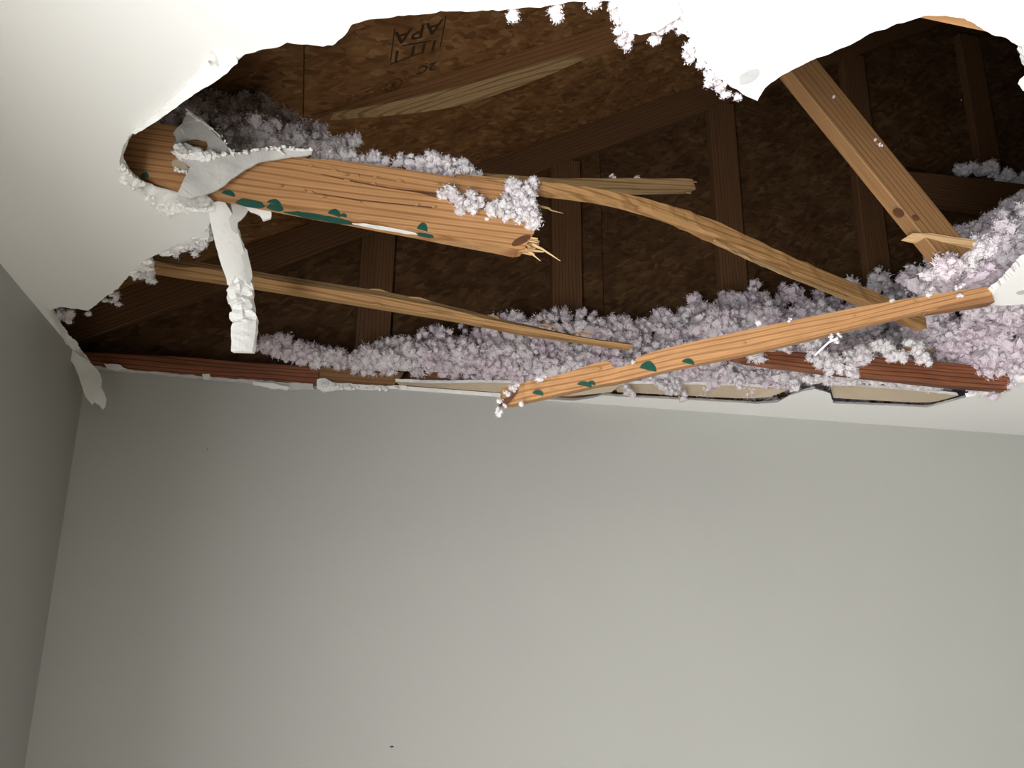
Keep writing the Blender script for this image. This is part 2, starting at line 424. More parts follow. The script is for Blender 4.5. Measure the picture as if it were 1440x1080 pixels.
ribbon('torn_lip', [(299, 75), (305, 80), (311, 90)], [(289, 91), (297, 85), (305, 94)], -0.004, -0.012, ['gyps', 'gyps'], ceil, n=10, seed=8, amp=0.004)
# grey gypsum crumbling off the lower left rim
ribbon('torn_lip', [(172, 240), (186, 262), (200, 276), (213, 290), (224, 302), (240, 297), (268, 297), (298, 299)], [(186, 247), (199, 256), (214, 262), (232, 268), (250, 274), (262, 277), (280, 276), (301, 284)],
       -0.002, 0.016, ['gyps', 'gyps'], ceil, n=50, seed=5, amp=0.006)
ribbon('torn_lip', [(226, 355), (243, 348), (262, 340), (280, 333), (293, 320)], [(228, 359), (246, 354), (268, 352), (284, 348), (299, 338)], -0.001, 0.012, ['gyps', 'gyps'], ceil, n=30, seed=11, amp=0.006)
# loose sheet beside the crack at the top of the hole
fl = [(858, -60), (866, -2), (870, 16), (875, 32), (881, 46), (900, 48), (925, 44), (945, 29), (960, 20), (952, 0), (940, -30), (930, -60)]
P = [atz(x, y, H-0.004) for x, y in fl]; c = sum(P, Vector())/len(P)
slab('drywall_flap', [(p.x-c.x, c.y-p.y) for p in P], c, (1, 0, 0), (0, -1, 0), 0.0035, ['ceil', 'gyps', 'gyps'], ceil, jagstep=0.01, amp=0.001)
def scuff(px, py, rx, ry, mat='scuff', seed=0.0, parent=None):
    p = atz(px, py, H-0.0006)
    lp = [(rx*math.cos(a)*(1+0.4*noise.noise(Vector((math.cos(a)*1.5, math.sin(a)*1.5, seed)))), ry*math.sin(a)*(1+0.5*noise.noise(Vector((math.cos(a)*1.5, math.sin(a)*1.5, seed+5))))) for a in [k*math.pi/9 for k in range(18)]]
    slab('scuff', lp, p, (1, 0, 0), (0, -1, 0), 0.002, [mat], parent)
scuff(1054, 108, 0.013, 0.016, 'scuff', 1.0, ceil)
scuff(1441, 411, 0.018, 0.014, 'scuff', 2.0, ceil)

# ------------------------------------------------------------------ roof deck and gable sheathing
RX = 4.2
def uvbox(o, su, sv):
    uv = o.data.uv_layers.new(name='UVMap')
    for p in o.data.polygons:
        for li in p.loop_indices:
            co = o.data.vertices[o.data.loops[li].vertex_index].co
            uv.data[li].uv = (co.x if su == 0 else co.y, co.z if sv == 2 else co.y)
roof = struct(empty('roof', (0, 0.5, roof_z(0))))
cs = 1/math.sqrt(1+SL*SL)
ud = Vector((cs, 0, SL*cs))
def deck_panel(x0, x1, y0, y1, mat):
    a = Vector((x0, 0, roof_z(x0))); b_ = Vector((x1, 0, roof_z(x1))); L = (b_-a).length
    n = Vector((-SL*cs, 0, cs))
    o_ = (a+b_)/2+Vector((0, (y0+y1)/2, 0))+n*0.006
    bm = bmesh.new(); bmesh.ops.create_cube(bm, size=1)
    for v in bm.verts: v.co = Vector((v.co.x*L, v.co.y*(y1-y0), v.co.z*0.0119))
    o = link('panel', to_mesh(bm, 'panel'), mat, roof, frame(o_, ud, n)); uvbox(o, 0, 1); return o
g = 0.0016
seams = [-1.40, -0.08, 0.985, 2.05, 3.12, RX]
for i in range(5):
    ys = [-2.75, 0.35, 2.74] if i % 2 else [-2.75, -0.9, 1.5 if i == 2 else 1.32, 2.74]
    for j in range(len(ys)-1):
        deck_panel(seams[i]+g, seams[i+1]-g, ys[j]+g, ys[j+1]-g, ('osb1', 'osb2', 'osb1', 'osb2')[(i+j) % 4])
# felt over the deck so no daylight shows through the joints
bm = bmesh.new(); bmesh.ops.create_cube(bm, size=1)
L = (RX+1.45)/cs
for v in bm.verts: v.co = Vector((v.co.x*L, v.co.y*5.6, v.co.z*0.004))
xm = (RX-1.45)/2
link('felt', to_mesh(bm, 'felt'), 'dark', roof, frame(Vector((xm, 0.0, roof_z(xm)))+Vector((-SL*cs, 0, cs))*0.0165, ud, (-SL*cs, 0, cs)))
GY = 2.69                                          # inner face of gable sheathing
gab = struct(empty('wall_gable', (1, GY, H)))
def gable_panel(x0, x1, mat):
    z0 = H-0.12
    pts = [(x0, z0), (x1, z0), (x1, roof_z(x1)+0.012), (x0, roof_z(x0)+0.012)]
    c = Vector(((x0+x1)/2, GY, z0+0.5))
    o = slab('panel', [(p[0]-c.x, p[1]-c.z) for p in pts], c, (1, 0, 0), (0, 0, 1), 0.011, [mat], gab); uvbox(o, 0, 2); return o
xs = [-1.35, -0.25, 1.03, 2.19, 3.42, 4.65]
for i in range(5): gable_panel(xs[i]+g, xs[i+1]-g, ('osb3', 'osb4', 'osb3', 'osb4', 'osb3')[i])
box('backing', (-1.5, GY+0.012, H-0.2), (4.9, GY+0.02, 5.8), 'dark', gab)
# closing walls of the attic (out of view)
struct(box('wall_attic_right', (RX+0.46, -2.8, H-0.02), (RX+0.5, 2.72, 5.8), 'osb3'))
struct(box('wall_attic_rear', (-1.45, -2.85, H-0.02), (RX+0.5, -2.8, 5.8), 'osb3'))
struct(box('trim_1', (RX-0.02, -2.8, roof_z(RX)), (RX+0.5, 2.72, roof_z(RX)+0.02), 'old'))
struct(box('trim_2', (-1.5, -2.85, H-0.02), (XL-0.02, YB+0.1, H), 'old'))

# stamps printed on the sheathing
def text_part(txt, size, org, right, nrm, parent, mirror=False, mat='ink', bold=0.0):
    cu = bpy.data.curves.new('stamp', 'FONT'); cu.body = txt; cu.size = size; cu.align_x = 'CENTER'; cu.align_y = 'CENTER'; cu.offset = bold; cu.resolution_u = 2
    t = bpy.data.objects.new('stamp_tmp', cu); C.objects.link(t)
    dg = bpy.context.evaluated_depsgraph_get(); me = bpy.data.meshes.new_from_object(t.evaluated_get(dg)); bpy.data.objects.remove(t)
    me.name = 'ink_stamp'
    x = Vector(right).normalized(); z = Vector(nrm).normalized(); y = z.cross(x)
    mw = Matrix(((x.x, y.x, z.x, org[0]), (x.y, y.y, z.y, org[1]), (x.z, y.z, z.z, org[2]), (0, 0, 0, 1)))
    me.materials.clear()
    return link('ink_stamp', me, mat, parent, mw)
dn = Vector((SL*cs, 0, -cs))
def deck_text(txt, px, py, size, bold=0.0): return text_part(txt, size, atroof(px, py)+dn*0.0012, -ud, dn, roof, bold=bold)
def deck_bar(px0, py0, px1, py1, wd=0.003):
    a, b_ = atroof(px0, py0)+dn*0.0008, atroof(px1, py1)+dn*0.0008
    return board('ink_line', a, b_, 0.0008, wd, 'ink', roof, dn, 0)
deck_text('APA', 588, 44, 0.075, 0.001); deck_text('111 1', 584, 70, 0.062, 0.001); deck_text('2C', 600, 95, 0.05, 0.001); deck_text('S', 553, 119, 0.034, 0.001)
deck_bar(555, 40, 549, 86); deck_bar(549, 90, 592, 74); deck_bar(566, 64, 606, 57, 0.005); deck_bar(627, 22, 619, 66)
cc = atroof(553, 119)+dn*0.0012
ring = bmesh.new(); pr = None
e2 = Vector((0, 1, 0)); vi = []; vo = []
for k in range(24):
    an = k*math.pi/12; d = ud*math.cos(an)+e2*math.sin(an)
    vi.append(ring.verts.new(d*0.024)); vo.append(ring.verts.new(d*0.027))
for k in range(24): ring.faces.new([vi[k], vi[(k+1) % 24], vo[(k+1) % 24], vo[k]])
link('ink_ring', to_mesh(ring, 'ink_ring'), 'ink', roof, Matrix.Translation(cc))
def gable_text(txt, px, py, size): return text_part(txt, size, aty(px, py, GY-0.001), (1, 0, 0), (0, -1, 0), gab)
gable_text('57', 832, 337, 0.06); gable_text('10C', 836, 371, 0.06); gable_text('13', 838, 292, 0.07)
for (a_, b_, c_, d_) in ((854, 205, 853, 240), (855, 285, 854, 345), (825, 306, 853, 306), (826, 350, 853, 352), (823, 268, 824, 300)):
    board('ink_line', aty(a_, b_, GY-0.0006), aty(c_, d_, GY-0.0006), 0.003, 0.001, 'ink', gab, (0.3, 0, 1) if abs(a_-c_) > 5 else (1, 0, 0), 0)

# ------------------------------------------------------------------ gable frame (studs on the sheathing)
gf = tag(empty('gable_frame', (0.24, 2.65, H)), 'dim brown frame of upright studs against the sheathing at the attic back', 'wall frame')
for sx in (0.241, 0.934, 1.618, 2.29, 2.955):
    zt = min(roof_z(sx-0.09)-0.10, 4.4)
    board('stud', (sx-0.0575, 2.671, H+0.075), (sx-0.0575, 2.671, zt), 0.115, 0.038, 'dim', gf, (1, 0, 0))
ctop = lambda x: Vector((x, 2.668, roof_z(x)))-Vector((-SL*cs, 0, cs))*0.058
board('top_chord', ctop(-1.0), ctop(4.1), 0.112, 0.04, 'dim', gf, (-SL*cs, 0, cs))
bl = [(104, 494), (140, 496), (200, 499), (270, 503), (340, 509), (400, 513), (447, 516), (449, 541), (440, 540), (360, 534), (300, 530), (240, 525), (170, 520), (110, 512)]
o1 = slabY('bottom_chord', bl, 2.60, 0.05, ['red'], gf); tag(o1, 'reddish stained board above the wall')
bl = [(449, 516), (500, 518), (545, 521), (568, 524), (560, 536), (552, 542), (500, 541), (449, 538)]
o2 = slabY('bottom_chord', bl, 2.606, 0.045, ['web'], gf); tag(o2, 'short orange board with an angled broken end')
box('bottom_chord', (0.31, 2.622, H+0.012), (XR-0.1, 2.66, H+0.1), 'old', gf)

# ------------------------------------------------------------------ middle truss
mt = tag(empty('roof_truss', (0.3, 2.0, H)), 'dark rafter truss in the middle of the attic, its lower chord split and sagging', 'roof truss')
ctm = lambda x: Vector((x, 2.019, roof_z(x)))-Vector((-SL*cs, 0, cs))*0.032
rn = Vector((-SL*cs, 0, cs)); r0 = aty(640, 105, 2.0)
rp_ = [aty(x, y, 2.0)-r0 for x, y in ((1500, 0), (1100, -2), (960, 32), (852, 65), (760, 91), (680, 114), (610, 132), (540, 147), (470, 159), (425, 167), (330, 199), (200, 245), (60, 300))]
rp_ = [(p.dot(ud), p.dot(rn)) for p in rp_]
tz = (Vector((0, 2.0, roof_z(0)))-r0).dot(rn)-0.0005
rp_ = [(u_, min(v_, tz-0.012)) for u_, v_ in rp_]
tcx = slab('top_chord', [(rp_[-1][0], tz), (rp_[0][0], tz)]+rp_, r0, ud, rn, 0.038, ['old'], mt)
wane_u = spline([(425, 166, 2.0), (470, 158, 2.0), (540, 146, 2.0), (610, 131, 2.0), (680, 113, 2.0), (760, 90, 2.0), (852, 64, 2.0)], 40)
wane_l = spline([(430, 170, 2.03), (480, 168, 2.03), (545, 163, 2.035), (610, 155, 2.04), (670, 142, 2.04), (760, 110, 2.035), (856, 68, 2.03)], 40)
bm = bmesh.new(); rows = []
for i in range(40):
    a_ = aty(wane_u[i][0], wane_u[i][1], 1.998); b_ = aty(wane_l[i][0], wane_l[i][1], wane_l[i][2])
    rows.append([bm.verts.new(a_), bm.verts.new(b_+Vector((0, 0, 0.002*noise.noise(b_*40)))), bm.verts.new(b_+Vector((0, 0.004, 0.03))), bm.verts.new(a_+Vector((0, 0.006, 0.02)))])
for i in range(39):
    for k in range(4): bm.faces.new([rows[i][k], rows[i][(k+1) % 4], rows[i+1][(k+1) % 4], rows[i+1][k]])
bm.faces.new(rows[0][::-1]); bm.faces.new(rows[-1])
me = to_mesh(bm, 'torn_edge'); mw = frame(aty(640, 120, 2.0), ud, (-SL*cs, 0, cs)); me.transform(mw.inverted())
tag(link('torn_edge', me, 'tan', tcx, mw), 'pale torn lower edge of the rafter')
# lower chord, left: split strip sagging to the right
lb = spline([(60, 322, 348, 2.0), (228, 358, 381, 2.0), (300, 369, 392, 2.0), (420, 389, 411, 2.0), (560, 411, 434, 2.0), (650, 432, 449, 2.0), (740, 454, 467, 2.0), (830, 473, 480, 2.0), (890, 481, 489, 2.0)], 60)
top = [aty(x, t, 2.0) for x, t, b_, Y in lb]; bot = [aty(x, b_, 2.0) for x, t, b_, Y in lb]
bm = bmesh.new(); rows = []
for i in range(60):
    k = 0.0022*noise.noise(Vector((i*0.37, 1, 2)))
    tq, bq = top[i], bot[i]; mid = tq.lerp(bq, 0.45+0.15*noise.noise(Vector((i*0.16, 4, 1))))
    rows.append([bm.verts.new(bq+Vector((0, 0.006, 0))), bm.verts.new(mid+Vector((0, 0, k))), bm.verts.new(tq+Vector((0, 0.012+k, k))), bm.verts.new(tq+Vector((0, 0.036, 0))), bm.verts.new(bq+Vector((0, 0.036, 0.002)))])
for i in range(59):
    for k in range(5):
        q = bm.faces.new([rows[i][k], rows[i][(k+1) % 5], rows[i+1][(k+1) % 5], rows[i+1][k]]); q.material_index = 1 if k in (1, 2) else 0
bm.faces.new(rows[0][::-1]); bm.faces.new(rows[-1])
me = to_mesh(bm, 'bottom_chord'); ax = bot[40]-bot[10]; mw = frame(bot[30], ax); me.transform(mw.inverted())
bc = tag(link('bottom_chord', me, ['pine2', 'tan'], mt, mw), 'pale split board sagging to the right')
for (x0, y0, x1, y1) in ((520, 407, 546, 411), (575, 418, 606, 424), (522, 428, 540, 432), (600, 440, 640, 446), (760, 456, 785, 463), (806, 468, 836, 472), (690, 444, 702, 449)):
    a_, b_ = aty(x0, y0, 1.995), aty(x1, y1, 1.99)
    strip('splinter', [a_, a_.lerp(b_, 0.5)+Vector((0, -0.003, 0.002)), b_], [0.003, 0.005, 0.001], [0.002, 0.003, 0.001], 'pine2', bc)
rb = [(1040, 494), (1120, 495), (1200, 499), (1270, 505), (1345, 511), (1420, 520), (1420, 548), (1334, 541), (1260, 533), (1180, 524), (1100, 514), (1062, 509), (1036, 503)]
tag(slabY('bottom_chord', rb, 2.0, 0.038, ['red'], mt, jagstep=0.03, amp=0.001), 'reddish brown board lying under the insulation at the right')
strip('chord_splinter', [aty(1268, 490, 1.98), aty(1290, 492, 1.99), aty(1312, 495, 2.0)], [0.004, 0.012, 0.004], [0.01, 0.01, 0.01], 'web', mt)

# ------------------------------------------------------------------ near truss, snapped by the blow
nt_ = tag(empty('roof_truss', (0.2, 1.44, H)), 'fresh orange timber truss across the hole, its bottom chord snapped off short', 'roof truss')
ch = [(-330, 95), (120, 155), (205, 172), (250, 177), (300, 203), (350, 217), (420, 222), (480, 226), (540, 234), (620, 246), (680, 254), (712, 259), (713, 283), (690, 281), (650, 277), (612, 272), (585, 271),
      (620, 279), (655, 290), (690, 297), (715, 303), (738, 311), (752, 318), (751, 328), (744, 337), (738, 349), (728, 351), (700, 345), (640, 334), (560, 318), (480, 303), (400, 288), (330, 274), (260, 260), (190, 246), (120, 232), (-330, 150)]
chord = slabY('bottom_chord', ch, 1.42, 0.038, ['pine'], nt_, jagstep=0.03, amp=0.0008)
tag(chord, 'bright orange plank with green ink marks along its lower edge')
def mark(px, py, wpx, hpx, Y, parent, seed=0.0, mat='green', name='ink_mark'):
    p = aty(px, py, Y-0.0008); s = p.y/F*1.06
    lp = [(-wpx*s, -hpx*s*0.2), (wpx*s, -hpx*s*0.35), (wpx*s*0.9, hpx*s*0.3), (wpx*s*0.55, hpx*s*0.75), (wpx*s*0.1, hpx*s), (-wpx*s*0.4, hpx*s*0.8), (-wpx*s*0.8, hpx*s*0.35)]
    return slab(name, lp, p, (1, 0, -0.12), (0.12, 0, 1), 0.003, [mat], parent, jagstep=0.004, amp=0.001, seed=seed)
for k, (px, py, wq, hq) in enumerate(((204, 247, 5, 6), (321, 272, 9, 6), (386, 285, 10, 6), (470, 300, 9, 8), (483, 303, 5, 4), (594, 321, 8, 10), (296, 267, 7, 4))): mark(px, py, wq, hq, 1.42, chord, k*3.3)
# green wash and white smear on the narrow lower edge
for (xa, ya, xb, yb, mt_, wd, y0) in ((330, 275, 372, 283, 'green', 0.030, 0.018), (374, 283.5, 398, 288, 'green', 0.024, 0.016), (398, 288, 500, 307.5, 'green', 0.022, 0.022), (496, 307.5, 590, 324.3, 'gyps', 0.014, 0.016), (584, 323, 612, 328.5, 'green', 0.016, 0.014), (612, 328.7, 700, 344.8, 'tan', 0.006, 0.03)):
    a_, b_ = aty(xa, ya, 1.42), aty(xb, yb, 1.42); L_ = (b_-a_).length
    lp = [(-L_/2, -wd*0.3), (-L_*0.2, -wd/2), (L_*0.3, -wd*0.45), (L_/2, -wd*0.1), (L_*0.42, wd*0.4), (L_*0.1, wd*0.5), (-L_*0.3, wd*0.4)]
    d_ = (b_-a_).normalized()
    slab('edge_ink', lp, (a_+b_)/2+Vector((0, y0, -0.0012)), d_, (0, -1, 0), 0.0011, [mt_], chord, jagstep=0.006, amp=0.002, seed=xa)
# knot and torn end
kp = aty(733, 338, 1.4195)
slab('knot', [(0.019*math.cos(a)+0.004*math.sin(a), 0.011*math.sin(a)+0.009*math.cos(a)) for a in [k*math.pi/10 for k in range(20)]], kp, (1, 0, 0), (0, 0, 1), 0.004, ['knot'], chord)
def shard(pts, w0, parent, mat='tan', name='splinter'):
    n = len(pts); strip(name, pts, [w0*(1-0.8*i/(n-1)) for i in range(n)], [w0*0.7*(1-0.7*i/(n-1)) for i in range(n)], mat, parent)
for k in range(26):
    sx, sy = 738+random.uniform(-4, 8), 334+random.uniform(0, 22)
    ex, ey = sx+random.uniform(8, 22), sy+random.uniform(0, 8)
    Yd = 1.425+random.uniform(0, 0.03)
    a_, b_ = aty(sx, sy, Yd), aty(ex, ey, Yd+random.uniform(-0.015, 0.01))
    shard([a_-(b_-a_)*0.5, a_, b_], random.uniform(0.004, 0.010), chord, 'pale' if k % 3 else 'pine2')
shard([aty(748, 344, 1.43), aty(762, 350, 1.42), aty(788, 367, 1.41)], 0.006, chord, 'pale')
shard([aty(738, 351, 1.43), aty(748, 357, 1.42), aty(760, 367, 1.41)], 0.006, chord, 'pale')
shard([aty(745, 287, 1.44), aty(772, 293, 1.43), aty(775, 296, 1.43), aty(792, 300, 1.42)], 0.005, chord)
# cracks and raised fibres on the chord face
for (pts, wq) in (([(452, 245), (500, 256), (545, 264), (600, 272)], 0.0022), ([(425, 268), (500, 281), (560, 287), (610, 292)], 0.0018), ([(560, 266), (590, 270), (625, 274)], 0.004)):
    q = [aty(x, y, 1.4196) for x, y in pts]
    strip('crack', q, [wq*0.3]+[wq]*(len(q)-2)+[wq*1.2], [0.001]*len(q), 'knot', chord)
for (px, py) in ((435, 234), (466, 240), (482, 246), (484, 254), (500, 247), (523, 258), (525, 250), (558, 255), (612, 259), (425, 268), (450, 277), (500, 284), (585, 288), (608, 291), (432, 270), (392, 262)):
    a_ = aty(px, py, 1.4195); L_ = random.uniform(0.006, 0.014)
    shard([a_, a_+Vector((L_*0.6, -0.004, -0.001)), a_+Vector((L_, -0.002, random.uniform(-0.006, 0.002)))], 0.0045, chord, 'pine2')
# web member leaning down to the right
wa0, wa1 = aty(1060, 40, 1.42), aty(1316, 352, 1.42)
dv = (wa1-wa0).normalized()
wtop = [(1050, 20), (1085, 14), (1140, 105), (1200, 175), (1245, 225), (1300, 287), (1352, 346), (1330, 372), (1318, 362), (1270, 300), (1215, 232), (1160, 165), (1122, 112)]
P = [aty(x, y, 1.42) for x, y in wtop]; c = aty(1215, 210, 1.42)
# straight 2x4: local frame along the member
web = board('web_member', wa0+Vector((0.052, 0.019, 0.012)), wa1+Vector((0.052+0.012, 0.019, 0.012-0.022)), 0.089, 0.038, 'web', nt_, Vector((0.8, 0, 0.6)))
for (px, py, r) in ((1264, 299, 0.014), (1288, 306, 0.010)):
    slab('knot', [(r*math.cos(a), r*0.8*math.sin(a)) for a in [k*math.pi/8 for k in range(16)]], aty(px, py, 1.4192), (1, 0, 0), (0, 0, 1), 0.003, ['knot'], web)
# strip peeled off the chord, bowing down to the right
pc = spline([(640, 254, 1.445, 0.016, 0.026), (750, 265, 1.44, 0.018, 0.026), (850, 278, 1.47, 0.020, 0.03), (930, 298, 1.52, 0.024, 0.032), (1000, 325, 1.58, 0.036, 0.034), (1080, 362, 1.66, 0.036, 0.036), (1160, 396, 1.75, 0.036, 0.036), (1230, 425, 1.84, 0.04, 0.036), (1295, 456, 1.92, 0.034, 0.034)], 54)
pe = strip('peeled_strip', [aty(r[0], r[1], r[2]) for r in pc], [r[3] for r in pc], [r[4] for r in pc], 'pine2', nt_, rough=0.004, seed=3.0)
tag(pe, 'long bowed strip peeled from the snapped chord')
pt = spline([(1005, 338, 1.575, 0.004), (1060, 365, 1.63, 0.012), (1120, 390, 1.70, 0.014), (1180, 412, 1.77, 0.010), (1205, 419, 1.80, 0.003)], 16)
strip('splinter', [aty(r[0], r[1], r[2]) for r in pt], [r[3] for r in pt], [0.006]*16, 'tan', pe, rough=0.003, seed=6.0)
# right stub of the chord, sharpened by the break
st = [(1283, 328), (1310, 328), (1340, 333), (1385, 339), (1385, 351), (1352, 345), (1320, 337)]
tag(slabY('chord_stub', st, 1.415, 0.038, ['pale'], nt_), 'pale pointed stub of the snapped chord at the right')

# next truss nearer the room: only a sliver of its chord shows
n0 = tag(empty('roof_truss', (1.0, 0.72, H)), 'orange sliver of chord at the upper right rim of the hole', 'roof truss')
box('bottom_chord', (0.45, 0.680, H+0.014), (2.6, 0.718, H+0.103), 'pine', n0, 0.002)

# ------------------------------------------------------------------ broken boards hanging loose
fb_t = spline([(706, 546, 1.60), (727, 541, 1.60), (745, 536, 1.60), (790, 526, 1.60), (848, 508, 1.595), (864, 516, 1.59), (880, 514, 1.585), (905, 499, 1.58), (960, 484, 1.56), (1060, 462, 1.53), (1180, 437, 1.49), (1300, 416, 1.45), (1385, 404, 1.425), (1394, 404, 1.42)], 84)
fb_b = spline([(704, 568, 1.60), (722, 568, 1.60), (745, 563, 1.60), (790, 553, 1.60), (848, 540, 1.595), (868, 537, 1.59), (885, 533, 1.585), (910, 527, 1.58), (970, 513, 1.56), (1060, 495, 1.53), (1180, 466, 1.49), (1300, 438, 1.45), (1385, 422, 1.425), (1396, 418, 1.42)], 84)
bm = bmesh.new(); rows = []
for i in range(84):
    t_, b_ = aty(*fb_t[i]), aty(*fb_b[i])
    if i < 4: b_ = b_
    r_ = [b_, b_.lerp(t_, 0.33), b_.lerp(t_, 0.66), t_]
    n_ = 0.0014*noise.noise(Vector((i*0.5, 2, 7)))
    rr = [bm.verts.new(p+Vector((0, n_*(k-1), 0))) for k, p in enumerate(r_)]+[bm.verts.new(t_+Vector((0.006, 0.036, 0.002))), bm.verts.new(b_+Vector((0.006, 0.036, 0.002)))]
    rows.append(rr)
for i in range(83):
    for k in range(6): bm.faces.new([rows[i][k], rows[i][(k+1) % 6], rows[i+1][(k+1) % 6], rows[i+1][k]])
bm.faces.new(rows[0][::-1]); bm.faces.new(rows[-1])
me = to_mesh(bm, 'board'); p0, p1 = aty(*fb_b[10]), aty(*fb_b[80]); mw = frame(p0.lerp(p1, 0.5), p1-p0); me.transform(mw.inverted())
fbE = tag(empty('broken_board', p0.lerp(p1, 0.5)), 'long orange board with green ink marks hanging slantwise in front of the wall', 'board')
fb = link('board', me, 'pine', fbE, mw)
for k, (px, py, wq, hq, Y) in enumerate(((757, 553, 8, 5, 1.598), (822, 541, 11, 5, 1.595), (832, 539, 6, 4, 1.595), (912, 517, 13, 11, 1.578), (968, 509, 10, 6, 1.558))): mark(px, py, wq, hq, Y-0.002, fb, k*2.1+20)
te = [(703, 569), (706, 556), (716, 546), (730, 543), (726, 553), (716, 563)]
tag(slabY('torn_end', te, 1.592, 0.012, ['tan'], fb, jagstep=0.005, amp=0.0015), 'rough brown broken end grain')
slabY('torn_end', [(704, 570), (707, 562), (719, 555), (729, 546), (722, 560), (712, 569)], 1.588, 0.006, ['knot'], fb)
strip('underside_wane', [aty(1300, 441, 1.46), aty(1340, 433, 1.45), aty(1392, 424, 1.43)], [0.006, 0.012, 0.012], [0.02, 0.03, 0.03], 'old', fb, rough=0.003)
for (px, py, Y) in ((841, 519, 1.592), (1044, 483, 1.53), (1199, 445, 1.48), (1284, 425, 1.45)):
    a_ = aty(px, py, Y); shard([a_, a_+Vector((0.005, -0.003, 0.001)), a_+Vector((0.007, -0.002, -0.004))], 0.004, fb, 'pine2')
strip('paper_sliver', [aty(1146, 500, 1.50), aty(1156, 490, 1.49), aty(1166, 481, 1.485), aty(1178, 476, 1.48)], [0.003, 0.004, 0.004, 0.006], [0.002]*4, 'ceil', fb)
# grey-brown split board behind it
sb = spline([(640, 247, 1.49, 0.006), (700, 252, 1.50, 0.014), (780, 259, 1.55, 0.020), (880, 262, 1.62, 0.032), (960, 262, 1.68, 0.032), (972, 261, 1.69, 0.026)], 26)
sbE = tag(empty('broken_board', aty(800, 262, 1.58)), 'grey-brown split board pointing right with a jagged end, behind the snapped chord', 'board')
sbo = strip('board', [aty(r[0], r[1], r[2]) for r in sb], [r[3] for r in sb], [0.02]*26, 'tan', sbE, rough=0.0015)
for k in range(5):
    a_ = aty(966, 253+k*4.2, 1.685); shard([a_, a_+Vector((0.012, 0.004, 0)), a_+Vector((0.030-0.006*k, 0.006, 0.001))], 0.007, sbo, 'tan', 'splinter')
# dim brace far back on the right
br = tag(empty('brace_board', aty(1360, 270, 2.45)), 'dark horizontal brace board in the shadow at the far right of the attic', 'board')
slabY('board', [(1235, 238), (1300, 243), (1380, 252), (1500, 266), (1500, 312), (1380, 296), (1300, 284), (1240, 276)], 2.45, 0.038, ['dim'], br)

# ------------------------------------------------------------------ loose drywall
def curl(ax, k, ph=0.0):
    def f(v): return Vector((v.x, v.y+k*math.sin((v.z if ax == 2 else v.x)*22+ph)+0.004*noise.noise(Vector((v.x*30, v.z*30, ph))), v.z))
    return f
# strip hanging from the tongue of ceiling
hs = spline([(292, 287, 316, 283, 1.46), (296, 312, 327, 303, 1.49), (302, 340, 336, 330, 1.53), (311, 372, 345, 360, 1.57), (320, 398, 350, 386, 1.60), (318, 412, 354, 400, 1.605), (322, 430, 354, 418, 1.61), (324, 448, 357, 440, 1.615), (325, 470, 360, 458, 1.61), (325, 494, 355, 495, 1.60)], 60)
bm = bmesh.new(); rows = []
for i in range(60):
    a_, b_ = aty(hs[i][0], hs[i][1], hs[i][4]), aty(hs[i][2], hs[i][3], hs[i][4]+0.012)
    crum = 1.0 if 25 < i < 50 else 0.12
    r_ = []
    for k in range(7):
        p = a_.lerp(b_, k/6); n_ = Vector((noise.noise(p*90), noise.noise(p*90+Vector((5, 0, 0)))*1.8, noise.noise(p*90+Vector((0, 7, 0)))))*0.007*crum
        r_.append(bm.verts.new(p+n_+Vector((0, -0.005*math.sin(k/6*math.pi), 0))))
    for k in range(6, -1, -1):
        p = a_.lerp(b_, k/6)+Vector((0.004, 0.014 if i < 27 else 0.009, 0)); r_.append(bm.verts.new(p+Vector((noise.noise(p*60)*0.003, 0, 0))))
    rows.append(r_)
for i in range(59):
    for k in range(14):
        q = bm.faces.new([rows[i][k], rows[i][(k+1) % 14], rows[i+1][(k+1) % 14], rows[i+1][k]]); q.material_index = 0 if k < 6 else 1
bm.faces.new(rows[0][::-1]); bm.faces.new(rows[-1])
me = to_mesh(bm, 'drywall_strip')
hst = tag(empty('drywall_strip', atz(304, 290)), 'narrow white strip of crumpled drywall hanging straight down into the left of the hole', 'drywall')
link('strip', me, ['ceil', 'gyps'], hst)
slabY('back_flake', [(305, 283), (345, 284), (352, 292), (347, 300), (335, 312), (333, 328), (326, 322), (318, 300)], 1.50, 0.004, ['gpaper'], hst, jagstep=0.006, amp=0.002)
slabY('back_flake', [(340, 283), (382, 291), (381, 306), (370, 309), (366, 302), (352, 296)], 1.465, 0.008, ['gyps'], hst, jagstep=0.006, amp=0.002)
slabY('back_flake', [(336, 338), (347, 352), (355, 385), (352, 402), (346, 396), (340, 360)], 1.575, 0.005, ['gpaper'], hst, jagstep=0.006, amp=0.002)
# grey torn paper lying across the chord
tp = tag(empty('torn_drywall_sheet', aty(300, 265, 1.40)), 'grey torn sheet of drywall paper folded across the left end of the orange chord', 'drywall')
lp = [(250, 276), (256, 262), (264, 246), (268, 236), (259, 230), (250, 219), (247, 208), (262, 203), (275, 210), (285, 218), (305, 218), (322, 218), (332, 214), (350, 210), (375, 206), (400, 206), (420, 208), (440, 208), (438, 216), (420, 218), (400, 219), (380, 222), (362, 227), (345, 237), (330, 248), (312, 262), (300, 270), (288, 276), (268, 281)]
slabY('lower_sheet', lp, 1.393, 0.004, ['gpaper'], tp, jagstep=0.006, amp=0.0015, grid=0.03, bend=curl(0, 0.006))
lp = [(243, 184), (255, 172), (262, 156), (268, 158), (285, 172), (300, 185), (310, 193), (322, 208), (332, 216), (318, 221), (296, 222), (280, 219), (292, 205), (290, 196), (276, 192), (262, 194), (250, 204), (247, 194)]
slabY('upper_sheet', lp, 1.402, 0.004, ['gpaper'], tp, jagstep=0.006, amp=0.0015, grid=0.03, bend=curl(2, 0.006, 1.0))
